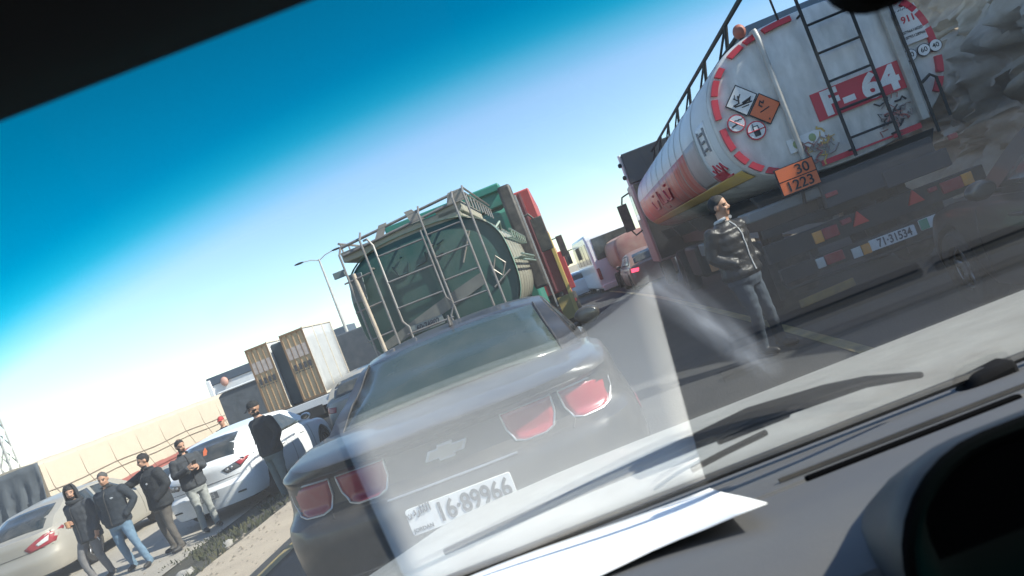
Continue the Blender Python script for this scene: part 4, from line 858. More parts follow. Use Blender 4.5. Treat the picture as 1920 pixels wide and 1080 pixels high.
STN = mat('pale stone', (.36, .34, .31), .9, dirt=(.2, .19, .17), amt=.5, bump=.4, bscale=20)
for i in range(12):
    y = random.uniform(6.0, 10.5); x = random.uniform(-6.0, -5.2)+cv(y); t = (x-cv(y)+7.6)/2.55; z = interp([(0, -.45), (.39, -.36), (.67, -.22), (1, -.035)], t)
    mb = MB(); mb.ellips((0, 0, 0), (1, 1, 1), 0, 10, 7); k = random.uniform(.04, .09); mb.v = [tuple(Vector(v)*k*(1+.45*noise.noise(Vector(v)*1.3+Vector((i*7, 0, 0))))) for v in mb.v]; mb.v = [(a_, b_, c_*.65) for a_, b_, c_ in mb.v]
    o = obj('stone', mb, STN, smooth=60); o.location = (x, y, z+.02); tag(o, 'small pale stone lying on the grassy verge left of the black coupe', 'stone', 'stones scattered on the verge')
mb = MB()
for i in range(900):
    y = random.uniform(3, 15); x = random.choice((random.uniform(-5.1, -4.0), random.uniform(-5.1, -3.9), random.uniform(-9.5, -7.0)))+cv(y); z = -.40 if x < -6.6 else -.01; k = random.uniform(.006, .022)
    mb.add([(x-k, y-k, z), (x+k, y-k*.7, z), (x+k*.6, y+k, z), (x-k*.7, y+k*.8, z), (x+k*.2, y, z+k*.9)], [(0, 1, 4), (1, 2, 4), (2, 3, 4), (3, 0, 4)])
struct(obj('gravel', mb, mat('brown grit', (.20, .165, .125), .95, dirt=(.4, .35, .28), amt=.8, scale=30), smooth=0), 'stuff')
# rocky cutting at the right
ROCK = mat('brown grey rock', (.62, .50, .38), .95, 0, (.30, .23, .17), .8, 1.6, bump=.7, bscale=9)
P = []
for i in range(260):
    y = -4+i*.17; row = []; top_ = interp([(-4, 4.6), (3.5, 5.2), (6.0, 5.6), (6.75, 6.3), (7.4, 9.2), (11, 9.4), (15, 7.2), (40, 6.0)], y)  # unseen near crest shaped to shade the tanker and leave the man sunlit
    for j in range(100):
        q = j/99; z = -.3+(top_+.3)*q; base = 7.2+.27*z+.012*y+cv(y)*.3
        v = Vector((y*.42, z*.55, 0)); d = .85*noise.fractal(v, .9, 2.1, 7)-.45*abs(noise.noise(v*2.2+Vector((5, 1, 2))))-.25*abs(noise.noise(v*5.5+Vector((1, 4, 2))))+.22*noise.fractal(v*7, .7, 2.2, 4)
        row.append((base+d*1.0+max(0, q-.93)*30, y+.35*noise.noise(v*1.9+Vector((0, 9, 1))), z+.3*noise.noise(v*1.7)))
    P.append(row)
mb = MB(); mb.grid(P); struct(obj('rock_cliff', mb, ROCK, smooth=70))
mb = MB(); mb.grid([[(lerp(6.2, 8.4, i/4), y, lerp(.01, .25, i/4)+.06*noise.noise((y, i, 0))) for i in range(5)] for y in [-5+k*.8 for k in range(60)]]); struct(obj('dirt_strip', mb, mat('dirt', (.20, .16, .12), .95, dirt=(.1, .09, .08), bump=.6, bscale=12)))
# ------------------------------------------------------------------ the car the photograph is taken from
K = thing('car', 'grey dashboard, tinted windscreen, wipers and pale bonnet of the car we sit in', 'car', (0, 0, 0), YAW)
gb, gz, GT = .95, H-.32, math.tan(R(33))
gp = lambda y: gz+(gb-y)*GT
wm = bpy.data.materials.new('windscreen glass'); wm.use_nodes = True; n = wm.node_tree; n.nodes.clear()
tc = n.nodes.new('ShaderNodeTexCoord'); sp = n.nodes.new('ShaderNodeSeparateXYZ'); n.links.new(tc.outputs['Object'], sp.inputs[0])
rp = n.nodes.new('ShaderNodeValToRGB'); mr = n.nodes.new('ShaderNodeMapRange'); 
def mnode(op, a, b_):
    q = n.nodes.new('ShaderNodeMath'); q.operation = op
    for i_, v in enumerate((a, b_)):
        if isinstance(v, (int, float)): q.inputs[i_].default_value = v
        else: n.links.new(v, q.inputs[i_])
    return q.outputs[0]
xq = mnode('MINIMUM', mnode('ADD', sp.outputs[0], -.06), 0.0); n.links.new(mnode('SUBTRACT', sp.outputs[1], mnode('MULTIPLY', mnode('MULTIPLY', xq, xq), .42)), mr.inputs[0])
mr.inputs[1].default_value = .26; mr.inputs[2].default_value = .38
e = rp.color_ramp.elements; e[0].position = 0; e[0].color = (.0, .64, .68, 1); e[1].position = 1; e[1].color = (.95, .98, .985, 1)
for p_, c_ in ((.30, (.0, .68, .74, 1)), (.43, (.15, .80, .81, 1)), (.53, (.60, .91, .90, 1)), (.66, (.945, .98, .985, 1))): q = e.new(p_); q.color = c_
n.links.new(mr.outputs[0], rp.inputs[0])
tr = n.nodes.new('ShaderNodeBsdfTransparent'); n.links.new(rp.outputs[0], tr.inputs[0])
gl = n.nodes.new('ShaderNodeBsdfGlossy'); gl.inputs['Roughness'].default_value = .0; gl.inputs[0].default_value = (1, .96, .92, 1)
lw = n.nodes.new('ShaderNodeLayerWeight'); lw.inputs[0].default_value = .5
pw = n.nodes.new('ShaderNodeMath'); pw.operation = 'POWER'; pw.inputs[1].default_value = 5; n.links.new(lw.outputs['Facing'], pw.inputs[0])
ma = n.nodes.new('ShaderNodeMath'); ma.operation = 'MULTIPLY_ADD'; ma.inputs[1].default_value = .9; ma.inputs[2].default_value = .092; n.links.new(pw.outputs[0], ma.inputs[0])
mx_ = n.nodes.new('ShaderNodeMixShader'); n.links.new(ma.outputs[0], mx_.inputs[0]); n.links.new(tr.outputs[0], mx_.inputs[1]); n.links.new(gl.outputs[0], mx_.inputs[2])
ou = n.nodes.new('ShaderNodeOutputMaterial'); tl = n.nodes.new('ShaderNodeBsdfTranslucent'); tl.inputs[0].default_value = (.9, .93, .95, 1)
nz = n.nodes.new('ShaderNodeTexNoise'); nz.inputs['Scale'].default_value = 34; nz.inputs['Detail'].default_value = 8; nz.inputs['Roughness'].default_value = .75; n.links.new(tc.outputs['Object'], nz.inputs[0])
film = mnode('MULTIPLY', mnode('POWER', nz.outputs[0], 3.0), .014)
ux, uy = .474, .881          # direction of the smear on the pane
su = mnode('ADD', mnode('MULTIPLY', mnode('SUBTRACT', sp.outputs[0], .087), ux), mnode('MULTIPLY', mnode('SUBTRACT', sp.outputs[1], .4975), uy))
sv = mnode('SUBTRACT', mnode('MULTIPLY', mnode('SUBTRACT', sp.outputs[0], .087), uy), mnode('MULTIPLY', mnode('SUBTRACT', sp.outputs[1], .4975), ux))
cb_ = n.nodes.new('ShaderNodeCombineXYZ'); n.links.new(mnode('MULTIPLY', su, 14.0), cb_.inputs[0]); n.links.new(mnode('MULTIPLY', sv, 160.0), cb_.inputs[1])
n2 = n.nodes.new('ShaderNodeTexNoise'); n2.inputs['Scale'].default_value = 1.0; n2.inputs['Detail'].default_value = 4; n.links.new(cb_.outputs[0], n2.inputs[0])
def clamp01(v): return mnode('MINIMUM', mnode('MAXIMUM', v, 0.0), 1.0)
across = clamp01(mnode('SUBTRACT', 1.0, mnode('MULTIPLY', mnode('ABSOLUTE', sv, 0.0), 58.0)))
along = mnode('MULTIPLY', clamp01(mnode('MULTIPLY', su, 60.0)), clamp01(mnode('MULTIPLY', mnode('SUBTRACT', .27, su), 12.0)))
smear = mnode('MULTIPLY', mnode('MULTIPLY', across, along), mnode('MULTIPLY', mnode('POWER', n2.outputs[0], 2.0), .34))
m3 = n.nodes.new('ShaderNodeMixShader'); n.links.new(mnode('ADD', film, smear), m3.inputs[0]); n.links.new(mx_.outputs[0], m3.inputs[1]); n.links.new(tl.outputs[0], m3.inputs[2])
n.links.new(m3.outputs[0], ou.inputs[0])
mb = MB(); th_ = .0025
mb.prismx([(gb+.05, gp(gb+.05)), (.255, gp(.255)), (.255+.002, gp(.255)+.0035), (gb+.052, gp(gb+.05)+.0035)], -.80, .95)
obj('windscreen', mb, wm, K, smooth=0)
# dashboard profile (y,z): rises 12 degrees from the glass towards the seats, then a rounded lip
al = R(12); dpt = lambda s: (gb-s*math.cos(al), gz-.010+s*math.sin(al))
prof = [(1.10, gz-.04), (1.0, gz-.014)]+[dpt(s) for s in (0, .06, .105, .11, .125, .19, .192, .214, .216, .30, .35)]+[(.56, 1.352), (.51, 1.350), (.488, 1.343), (.472, 1.322), (.468, 1.28), (.48, 1.15), (.52, .95)]
prof[8] = (prof[8][0], prof[8][1]-.004)
def dprof(x): return prof
mb = MB(); mb.grid([[(x, y, z) for y, z in prof] for x in [-.85+.09*i for i in range(21)]]); obj('dashboard', mb, DASH, K, smooth=28)
for x0, x1 in ((.205, .435), (.452, .90)):
    c0 = dpt(.205); mb = MB(); mb.box(((x0+x1)/2, c0[0], c0[1]+.0012), (x1-x0, .011, .006), rx=-al); obj('demister_slot', mb, INBLK, K, bevel=.002)
c0 = dpt(.16); mb = MB(); mb.box((.55, c0[0], c0[1]+.003), (.72, .006, .004), rx=-al); obj('dash_groove', mb, BLACKPL, K)
mb = MB(); mb.tube([(-.8, gb+.004, gp(gb)+.002), (.95, gb+.004, gp(gb)+.002)], .006, 6); obj('windscreen_seal', mb, BLACKPL, K)
# instrument hood: rounded opening facing the seats
op = rrect(.158, 1.08, .64, 1.416, .07, 8)
def scaled(k, y, dz_=0): return [(lerp(.40, x, k), y, lerp(1.25, z, k)+dz_) for x, z in op]
mb = MB(); mb.loft([scaled(.96, .68, -.12), scaled(.99, .60, -.075), scaled(1.005, .53, -.035), scaled(1.01, .475, -.008), scaled(1.01, .446, 0), scaled(.99, .440, 0)], caps=False); obj('instrument_hood', mb, BINN, K, smooth=60)
mb = MB(); mb.loft([scaled(.985, .441), scaled(.95, .450), scaled(.91, .458)], caps=False); obj('recess_band', mb, INBLK, K, smooth=60)
mb = MB(); mb.loft([scaled(.91, .458), scaled(.89, .462)], caps=False); mb.add(scaled(.89, .462), [tuple(range(len(op)))]); obj('instrument_recess', mb, INBLK, K)
mb = MB(); mb.tube(scaled(1.0, .440)+scaled(1.0, .440)[:2], .005, 8); obj('instrument_rim', mb, INBLK, K)
# roof lining above the windscreen, rear view mirror
mb = MB(); mb.prismx([(.262, H+.1195), (.285, H+.1350), (.24, H+.165), (-1.6, H+.30), (-1.6, H+.26), (.0, H+.18), (.20, H+.12)], -.80, .95); obj('headlining', mb, HEADL, K, bevel=.004)
mb = MB(); mb.ellips((-.30, .215, H+.128), (.07, .03, .012), 0, 14, 8); obj('sun_visor_clip', mb, mat('olive dark trim', (.03, .035, .03), .8), K)
mb = MB(); mb.prism([(.189+x, H+.0595+z) for x, z in rrect(0, 0, .22, .065, .022, 6)], .338, .362); o = obj('rear_view_mirror', mb, INBLK, K, bevel=.005)
mb = MB(); mb.tube([(.30, .352, H+.12), (.30, .37, H+.15)], .009, 8); obj('mirror_stem', mb, INBLK, o)
mb = MB(); mb.box((.08, -.3, .45), (1.8, 2.7, .04)); mb.box((.08, -1.62, 1.1), (1.8, .04, 1.4)); obj('cabin_floor', mb, INBLK, K)
for x in (-.84, 1.0): mb = MB(); mb.box((x, -.35, .82), (.04, 2.55, .72)); obj('door_lining', mb, INBLK, K)
for x in (-.25, .5): mb = MB(); mb.box((x, -.55, 1.0), (.5, .16, .75), rx=R(8)); mb.box((x, -.2, .62), (.5, .6, .2)); obj('seat', mb, INBLK, K, bevel=.05)
# bonnet, cowl and wipers outside
rows = []
for i in range(25):
    x = -.80+2.5*i/24; xx = -max(0, (.32-x)/1.08) if x < .32 else max(0, (x-1.35)/.5)**1.5; row = []
    for y, z in ((1.0, 1.205), (1.12, 1.205), (1.3, 1.20), (1.6, 1.165), (1.9, 1.115), (2.15, 1.06), (2.32, 1.01), (2.40, .955), (2.43, .85)):
        e_ = abs(xx); row.append((x, y-.16*e_**3*(y-1), z-.085*e_**4.0+(.012*math.exp(-((e_-.62)/.07)**2) if y < 2.3 else 0)))
    rows.append(row)
mb = MB(); mb.grid(rows); obj('bonnet', mb, BONNET, K, smooth=60)
mb = MB(); mb.prismx([(.99, 1.19), (.99, 1.238), (1.10, 1.222), (1.16, 1.19)], -.78, .92); obj('cowl', mb, BLACKPL, K, bevel=.01)
def on_glass(x, b_, off): 
    k = b_/1400; y = (.32-.95*GT)/(-k-GT) if False else (gb*GT-.32)/(k+GT); return (x*y/1400, y+off*.6, H+k*y+off)
mb = MB(); mb.tube([on_glass(a_, b_, .012) for a_, b_ in ((-300, -438), (0, -424), (213, -416), (330, -412), (480, -420), (560, -428), (660, -452))], [.004, .006, .009, .012, .010, .007, .004], 8)
WIP = mat('matt black wiper rubber', (.006, .006, .007), .9, 0, (.02, .02, .02), .3, 8, spec=.15)
w1 = obj('wiper', mb, WIP, K)
mb = MB(); mb.box(on_glass(330, -424, .014), (.09, .02, .018), rx=-R(33)); mb.tube([on_glass(x, b_, .008) for x, b_ in ((190, -455), (260, -447), (350, -440))], .0045, 6); obj('wiper_arm', mb, WIP, w1, bevel=.004)
mb = MB(); mb.prism([(.46, 1.245), (.50, 1.285), (.555, 1.29), (.555, 1.245)], .93, .97); obj('wiper_pivot_cover', mb, WIP, K, bevel=.008)
# big white sheet of paper lying on the dash
P = []
for i in range(15):
    u = i/14; row = []
    for j in range(11):
        s = lerp(-.004, .303+.042*max(0, (u-.72)/.28)**1.3, j/10); x = lerp(lerp(-.262, .1425, u), lerp(-.222, .131, u), j/10)
        y, z = dpt(s); lift = .009+.006*(j/10)**2*(u**3)+.004*math.sin(u*5+j*.3)
        row.append((x, y, z+lift-.004+.003*max(0, (u-.85)/.15)*(j/10)))
    P.append(row)
mb = MB(); mb.grid(P); o = obj('paper_sheet', mb, PAPER, None, smooth=60, solid=.0006); o.rotation_euler = (0, 0, YAW)
tag(o, 'large blank white sheet of paper lying on the dashboard, reflected in the windscreen', 'paper')
# ------------------------------------------------------------------ people
def rings_z(secs, n=18):   # secs: (x,y,z,rx,ry)
    return [[(x+rx*math.cos(2*math.pi*k/n), y+ry*math.sin(2*math.pi*k/n), z) for k in range(n)] for x, y, z, rx, ry in secs]
def limb(pts, rad, sub=5):
    """smooth tapered limb through joints"""
    P = [Vector(p) for p in pts]; out, rr = [], []
    for i in range(len(P)-1):
        p0, p1, p2, p3 = P[max(i-1, 0)], P[i], P[i+1], P[min(i+2, len(P)-1)]
        for k in range(sub):
            t = k/sub; cr = .5*((2*p1)+(p2-p0)*t+(2*p0-5*p1+4*p2-p3)*t*t+(3*p1-p0-3*p2+p3)*t**3)
            out.append(lerp(p1.lerp(p2, t), cr, .55)); rr.append(lerp(rad[i], rad[i+1], t))
    out.append(P[-1]); rr.append(rad[-1])
    a0 = (out[0]-out[1]).normalized()*rr[0]*.5; a1 = (out[-1]-out[-2]).normalized()*rr[-1]*.5
    return [out[0]+a0]+out+[out[-1]+a1], [rr[0]*.55]+rr+[rr[-1]*.55]
def hand(mb, wr, d, up, side, curl=.5, sc=1., mi=0):
    """wr wrist, d pointing to the fingertips, up = back of the hand normal, side=+1 thumb on d x up side"""
    d = Vector(d).normalized(); up = (Vector(up)-d*Vector(up).dot(d)).normalized(); s = d.cross(up)*side; wr = Vector(wr)
    pr = []
    for t, wd, th in ((-.02, .026, .02), (.02, .036, .019), (.055, .041, .017), (.09, .040, .014), (.098, .034, .010)):
        c = wr+d*t*sc; pr.append([c+s*wd*sc*math.cos(2*math.pi*k/12)+up*th*sc*math.sin(2*math.pi*k/12) for k in range(12)])
    mb.loft(pr, mi)
    for k, (o_, ln) in enumerate(((.030, .072), (.010, .080), (-.010, .074), (-.029, .058))):
        p = wr+d*.088*sc+s*o_*sc; pts = [p-d*.02*sc]; a = 0
        for seg, f_ in ((.45, .55), (.32, .9), (.23, .7)):
            pts.append(p); a += curl*f_*(1+.12*k); v = d*math.cos(a)-up*math.sin(a); p = p+v*ln*seg*sc
        pts.append(p); mb.tube(pts, [.0095*sc, .0095*sc, .009*sc, .0082*sc, .006*sc], 8, mi)
    p = wr+d*.025*sc+s*.030*sc; q = p+(d*.55+s*.6-up*.3).normalized()*.045*sc; r_ = q+(d*.85+s*.15-up*.45).normalized()*.032*sc
    mb.tube([p-s*.012*sc, p, q, r_], [.013*sc, .0135*sc, .011*sc, .007*sc], 8, mi)
def person(label, loc, rz, jacket, trousers, pose, hgt=1.73, hair=HAIR, beard=None, shoes=SHOE, bulk=1., hem=.80, group=None, voxel=.0125, collar=None, puffs=0, hood=None, cap=None, lean=0, hands=(), hairline=.55):
    t = thing('person', label, 'person', loc, rz, group)
    k = hgt/1.73; T0 = MB(); prims = []     # prims: (list of pts, radii, material index)
    sh = pose.get('sh', (0, 0)); hipx = pose.get('hip', 0); tw = pose.get('lean', 0)
    # torso: y leans with height
    Y = lambda z: tw*max(0, z-.9)
    X = lambda z: hipx*(1-min(1, max(0, (z-.9)/.5)))+pose.get('shift', 0)*max(0, (z-.9)/.5)
    B = bulk
    tor = [(hem, .188*B, .138*B), (hem+.02, .196*B, .146*B), (hem+.10, .192*B, .142*B), (.98, .186*B, .136*B), (1.06, .186*B, .136*B), (1.16, .194*B, .140*B), (1.27, .203*B, .140*B), (1.35, .198*B, .128*B), (1.405, .165, .105), (1.435, .110, .085), (1.46, .070, .070)]
    if puffs:
        t2 = []
        for i in range(41):
            z = lerp(hem, 1.40, i/40); rx = interp([(a, b) for a, b, c in tor], z); ry = interp([(a, c) for a, b, c in tor], z); q = .008*abs(math.sin(math.pi*puffs*(z-hem)/(1.40-hem)))
            t2.append((z, rx+q-.004, ry+q-.004))
        tor = t2+tor[-2:]
    T0.loft(rings_z([(X(z), Y(z), z, rx, ry) for z, rx, ry in tor]))
    zs_ = [(z, rx, ry) for z, rx, ry in tor]; prims.append(('torso', None, None, 0))
    # pelvis
    T0.loft(rings_z([(hipx, 0, .74, .12*B, .11*B), (hipx, 0, .80, .165*B, .125*B), (hipx, 0, .92, .17*B, .125*B), (hipx, 0, .98, .15*B, .11*B)])); 
    nk = Vector((X(1.5), Y(1.5)+.012, 1.46)); hd = Vector(pose.get('head', (X(1.6), Y(1.6)+.03, 1.605)))
    pts, rr = limb([nk-Vector((0, 0, .05)), nk+Vector((0, .01, .04)), hd+Vector((0, -.012, -.06))], [.062, .056, .056]); T0.tube(pts, rr, 14); prims.append(('limb', pts, rr, 2))
    for sd, a in ((1, 'R'), (-1, 'L')):
        S = Vector((X(1.38)+sd*.170*B, Y(1.38), 1.375)); E_, W_ = Vector(pose['e'+a]), Vector(pose['w'+a])
        pts, rr = limb([S, E_, W_], [.072*B, .056*B, .043*B]); T0.tube(pts, rr, 14); prims.append(('limb', pts, rr, 0))
        Hp = Vector((hipx+sd*.090, 0, .86)); Kn, An = Vector(pose['k'+a]), Vector(pose['a'+a])
        pts, rr = limb([Hp, Kn, An], [.092*B, .066, .056]); T0.tube(pts, rr, 14); prims.append(('limb', pts, rr, 1))
        fd = pose.get('f'+a, (0, 1)); f3 = Vector((fd[0], fd[1], 0)).normalized()
        sp = [An+Vector((0, 0, -.01))-f3*.05, Vector((An.x, An.y, An.z-.042))+f3*.04, Vector((An.x, An.y, An.z-.052))+f3*.15]
        T0.tube([sp[0]-f3*.03]+sp+[sp[2]+f3*.035], [.02, .046, .042, .036, .016], 12); prims.append(('limb', sp, [.046, .042, .036], 3))
    # head: turned by pose angle
    ha = pose.get('turn', 0); nod = pose.get('nod', 0); HM = Matrix.Translation(hd) @ Matrix.Rotation(ha, 4, 'Z') @ Matrix.Rotation(nod, 4, 'X') @ Matrix.Rotation(pose.get('tilt', 0), 4, 'Y')
    Hd = MB(); Hd.ellips((0, -.012, .025), (.076, .094, .098), 0, 20, 14); Hd.ellips((0, .030, -.040), (.058, .062, .075), 0, 18, 12); Hd.ellips((0, .052, -.090), (.032, .032, .024), 0, 12, 8)
    Hd.ellips((0, .060, .022), (.055, .026, .016), 0, 12, 8); Hd.tube([(0, .080, .015), (0, .100, -.022), (0, .102, -.030)], [.009, .013, .009], 8); Hd.ellips((0, .092, -.032), (.017, .012, .009), 0, 8, 6)
    Hd.ellips((0, .082, -.062), (.022, .010, .008), 0, 10, 6)
    for sd in (-1, 1): Hd.ellips((sd*.077, -.012, -.012), (.010, .020, .032), 0, 10, 8); Hd.ellips((sd*.036, .064, -.028), (.022, .022, .020), 0, 10, 6)
    T0.add([tuple(HM @ Vector(v)) for v in Hd.v], Hd.f)
    me = bpy.data.meshes.new('tmp'); me.from_pydata(T0.v, [], T0.f); o = link('tmp', me)
    md = o.modifiers.new('r', 'REMESH'); md.mode = 'VOXEL'; md.voxel_size = voxel
    m2 = o.modifiers.new('s', 'SMOOTH'); m2.iterations = 2; m2.factor = .45
    bpy.context.view_layer.update(); ev = bpy.data.meshes.new_from_object(o.evaluated_get(bpy.context.evaluated_depsgraph_get())); bpy.data.objects.remove(o)
    vs = [v.co.copy() for v in ev.vertices]; fs = [tuple(p.vertices) for p in ev.polygons]
    for i, v in enumerate(vs):      # cloth folds
        if v.z < 1.44: vs[i] = v+Vector((noise.noise(v*9+Vector((0, 0, v.z*6))), noise.noise(v*9+Vector((5, 0, v.z*6))), 0))*.008
    HI = HM.inverted(); mids = []
    wl = Vector(pose['wR']), Vector(pose['wL'])
    for f in fs:
        c = sum((vs[i] for i in f), Vector())/len(f); h = HI @ c; m_ = None
        if (c-hd).length < .16 and c.z > hd.z-.125:
            m_ = 2
            if h.y > .05 and abs(h.z-.001) < .007 and .018 < abs(h.x) < .048: m_ = 6
            elif h.y > .05 and abs(h.z-.021) < .006 and .014 < abs(h.x) < .056: m_ = 4
            elif h.y > .07 and abs(h.z+.062) < .006 and abs(h.x) < .022: m_ = 5
            elif beard == 'full' and (h.z < -.070 or (abs(h.z+.047) < .007 and abs(h.x) < .030) or (h.z < -.02 and abs(h.x) > .052)) and h.y > -.03: m_ = 4
            elif beard == 'moustache' and abs(h.z+.046) < .009 and abs(h.x) < .034 and h.y > .05: m_ = 4
            elif beard == 'stubble' and h.z < -.085 and h.y > 0: m_ = 4
        else:
            best = 9
            for kind, pts, rr, mi in prims:
                if kind == 'torso':
                    if hem-.02 < c.z < 1.45:
                        rx = interp([(a, b) for a, b, q in tor], c.z); ry = interp([(a, q) for a, b, q in tor], c.z)
                        dd = (math.hypot((c.x-X(c.z))/rx, (c.y-Y(c.z))/ry)-1)*.14
                        if dd < best: best = dd; m_ = 0
                    continue
                for a, b, r in zip(pts, pts[1:], rr):
                    a = Vector(a); b = Vector(b); ab = b-a; tt = max(0, min(1, (c-a).dot(ab)/max(ab.length_squared, 1e-9))); dd = (c-a-ab*tt).length-r
                    if dd < best: best = dd; m_ = mi
            if m_ == 1 and c.z > hem and False: m_ = 0
            if m_ is None: m_ = 1
        mids.append(m_)
    M_ = MB(); M_.v = [tuple(v*k) for v in vs]; M_.f = fs; M_.m = mids
    for (a, d, up, sd, curl) in hands: hand(M_, Vector(pose['w'+a])*k, d, up, sd, curl, 1.05*k, 2)
    body = obj('body', M_, [jacket, trousers, SKIN, shoes, HAIR, LIPS, EYE], t, smooth=70)
    # hair shell or hood or cap
    def shellcap(zmin, r, name, m, front=.062, back=-.07, off=0):
        mb = MB(); P = []
        for i in range(11):
            row = []
            for j in range(25):
                a = 2*math.pi*j/24; lim = lerp(zmin, front, max(0, math.sin(a))**.6) if math.sin(a) > 0 else lerp(zmin, back, -math.sin(a))
                zt = .123+off; z = lerp(zt, lim, (i/10)**.75); q = math.sqrt(max(0, 1-((z-.025)/(.103+off))**2)); wob = 1+.035*noise.noise((math.cos(a)*3, math.sin(a)*3, z*25))
                row.append(tuple((HM @ Vector((r[0]*q*math.cos(a)*wob, -.012+r[1]*q*math.sin(a)*wob, z)))*k))
            P.append(row)
        mb.grid(P); return obj(name, mb, m, t, smooth=60, solid=.006)
    if hood: 
        mb = MB(); P = []
        for i in range(12):
            row = []
            for j in range(21):
                a = R(-30+240*j/20)+math.pi; z = lerp(.14, -.16, i/11); q = math.sqrt(max(.0, 1-((z+.0)/.17)**2)) if z > 0 else 1+.05*(-z/.16)
                row.append(tuple((HM @ Vector((.112*q*math.cos(a), -.005+.125*q*math.sin(a)*(1 if math.sin(a) < 0 else .95), z)))*k))
            P.append(row)
        mb.grid(P); obj('hood', mb, hood, t, smooth=60, solid=.014); shellcap(-.0, (.080, .098), 'hair', hair)
        mb = MB(); mb.tube([tuple(Vector((.10*math.cos(a), Y(1.45)+.012+.10*math.sin(a), 1.455+.02*math.sin(a+2)))*k) for a in [2*math.pi*i/16 for i in range(18)]], .042*k, 10); obj('hood_collar', mb, hood, t)
    elif cap:
        shellcap(.02, (.084, .102), 'cap', cap, .045, .0, .012)
        mb = MB(); mb.grid([[tuple((HM @ Vector((.075*s_*(1-.12*q*q), .075+.085*q*(1-.35*s_*s_), .050-.022*q-.018*s_*s_)))*k) for q in (0, .25, .5, .75, 1)] for s_ in [-1+.2*i for i in range(11)]]); obj('cap_peak', mb, cap, t, solid=.005)
    else: shellcap(-.030, (.0785, .0965), 'hair', hair, .086, -.085)
    if collar:
        mb = MB(); mb.tube([tuple(Vector((X(1.46)+.078*math.cos(a), Y(1.46)+.012+.082*math.sin(a), 1.462+.012*math.cos(a-1.57)))*k) for a in [R(120)+R(300)*i/14 for i in range(15)]], .019*k, 8); mb.tube([tuple(Vector((X(z)+.012, Y(z)+interp([(a, c) for a, b, c in tor], z)+.004, z))*k) for z in [lerp(hem+.03, 1.43, i/10) for i in range(11)]], .007*k, 6); obj('collar', mb, collar, t)
    mb = MB(); mb.tube([tuple(Vector((X(z)+.0, Y(z)+interp([(a, c) for a, b, c in tor], z)+.003, z))*k) for z in [lerp(hem+.02, 1.40, i/12) for i in range(13)]], .0045*k, 5); obj('zip', mb, BLACKPL, t)
    return t
def badge(t, k, x, z, y): 
    mb = MB()
    for i in range(5): mb.box((x+.014*i, y, z+.006*(i % 2)), (.010, .004, .014+.006*(i % 3)))
    obj('chest_logo', mb, WHITES, t, smooth=0)
STAND = dict(kR=(.10, .015, .48), aR=(.11, -.02, .10), kL=(-.10, .015, .48), aL=(-.11, -.02, .10), eR=(.26, -.04, 1.12), wR=(.25, .06, .88), eL=(-.26, -.04, 1.12), wL=(-.25, .06, .88))
def pz(**k): d = dict(STAND); d.update(k); return d
# facing angles: rz = 180 deg faces the camera (-Y)
person('man with hood up holding a brown cup, leftmost of the standing men', (-9.05, 11.15, GZ), R(168), J_CHAR, T_GREY,
       pz(hip=-.03, kR=(.13, .16, .50), aR=(.05, .14, .10), kL=(-.10, .02, .48), aL=(-.14, -.06, .10), eR=(.30, -.05, 1.13), wR=(.10, .20, 1.10), eL=(-.29, -.03, 1.12), wL=(-.27, .05, .88), turn=R(32), nod=R(-4)),
       hgt=1.63, beard='full', hood=J_BLACK, bulk=1.24, hem=.74, hands=[('R', (-.7, .35, .25), (.3, .8, .2), 1, 1.1), ('L', (.05, .15, -1), (-1, 0, 0), -1, .55)])
mb = MB(); mb.tube([(0, 0, 0), (0, 0, .10)], [.030, .038], 14); o = obj('cup', mb, mat('brown paper cup', (.42, .24, .13), .7), None); Mw = Matrix.Translation((-9.05, 11.15, GZ)) @ Matrix.Rotation(R(168), 4, 'Z')
o.location = Mw @ Vector((.02, .26, 1.01)); tag(o, 'brown paper cup held by the hooded man', 'cup')
mb = MB(); mb.tube([(0, 0, 0), (.01, .02, -.07)], .006, 6); o = obj('cigarette', mb, WHITES, None); o.location = Mw @ Vector((-.24, .07, .71)); tag(o, 'small white cigarette in the lowered hand of the hooded man', 'cigarette')
p2 = person('man in dark zip jacket and blue jeans, hands in pockets, right of the hooded man', (-8.37, 11.05, GZ), R(180), J_NAVY, T_JEAN,
       pz(hip=.03, kR=(.12, .03, .48), aR=(.09, -.05, .10), kL=(-.19, .10, .49), aL=(-.34, .14, .10), eR=(.31, -.06, 1.12), wR=(.20, .09, .93), eL=(-.33, -.06, 1.13), wL=(-.20, .09, .93), turn=R(12), nod=R(-10)),
       hgt=1.65, hair=GREYHAIR, beard='stubble', bulk=1.2, hem=.82, collar=J_BLACK)
badge(p2, 1, -.125, 1.21, .146)
p3 = person('stout man in dark jacket and brown trousers looking left, arm stretched to the silver car', (-7.82, 11.35, GZ), R(150), J_BLACK, T_BROWN,
       pz(kR=(.13, .05, .48), aR=(.14, -.02, .10), kL=(-.13, .06, .48), aL=(-.18, .03, .10), eR=(.36, .22, 1.30), wR=(.52, .46, 1.26), eL=(-.30, -.05, 1.12), wL=(-.18, .14, .95), turn=R(-18), nod=R(-8)),
       hgt=1.69, beard='stubble', bulk=1.28, hem=.78, collar=J_BLACK, hands=[('R', (.5, .8, -.2), (0, .2, 1), 1, .5)])
badge(p3, 1, -.135, 1.20, .162)
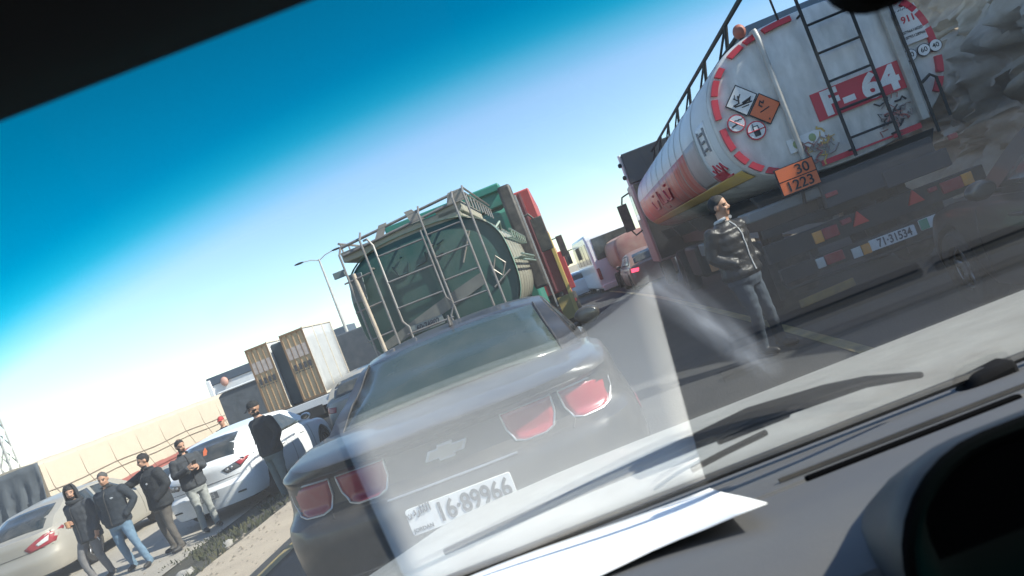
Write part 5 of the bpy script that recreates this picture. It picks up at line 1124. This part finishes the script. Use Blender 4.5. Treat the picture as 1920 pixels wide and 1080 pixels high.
p4 = person('man in dark open jacket and pale trousers looking at a phone, beside the white car', (-7.62, 12.05, GZ), R(232), J_CHAR, T_PALE,
       pz(kR=(.10, .05, .48), aR=(.10, -.01, .10), kL=(-.11, .02, .48), aL=(-.15, -.03, .10), eR=(.26, .02, 1.13), wR=(.10, .26, 1.20), eL=(-.26, .02, 1.13), wL=(-.08, .27, 1.18), turn=R(10), nod=R(-16)),
       hgt=1.66, beard='full', bulk=1.14, hem=.84, collar=J_BLACK, hands=[('R', (-.6, .7, .25), (.5, .3, .2), 1, .9), ('L', (.6, .7, .2), (-.5, .3, .2), -1, .9)])
mb = MB(); mb.box((0, 0, 0), (.075, .012, .15), rx=R(-40)); o = obj('phone', mb, BLACKPL, None, bevel=.006); o.location = (Matrix.Translation((-7.62, 12.05, GZ)) @ Matrix.Rotation(R(232), 4, 'Z')) @ Vector((.0, .33, 1.195)); o.rotation_euler = (0, 0, R(232)); tag(o, 'black phone held by the man in pale trousers', 'phone')
person('man in black cap and black jacket looking left, standing by the white car', (-5.85, 11.55, -.31), R(150), J_BLACK, T_TEAL,
       pz(eR=(.28, -.08, 1.12), wR=(.17, -.16, .92), eL=(-.28, -.04, 1.12), wL=(-.20, .08, .92), turn=R(-35), nod=R(-16)),
       hgt=1.74, beard='full', bulk=1.22, hem=.84, cap=CAPM)
person('distant person in a red cap showing above the roof of the white car', (-9.85, 17.6, GZ), R(190), J_BLACK, T_GREY, pz(), hgt=1.66, cap=REDCAP, voxel=.016)
person('man with moustache in shiny black puffer jacket, standing behind the white tanker', (1.43, 7.86, 0), R(222), J_PUFF, T_DJEAN,
       pz(kR=(.10, .05, .48), aR=(.09, -.02, .10), kL=(-.10, .06, .48), aL=(-.16, .04, .10), eR=(.27, -.06, 1.13), wR=(.17, .12, 1.0), eL=(-.27, -.06, 1.13), wL=(-.15, .13, 1.0), turn=R(22), nod=R(-5)),
       hgt=1.73, beard='moustache', bulk=1.26, hem=.86, collar=FLEECE, puffs=6, voxel=.0105)
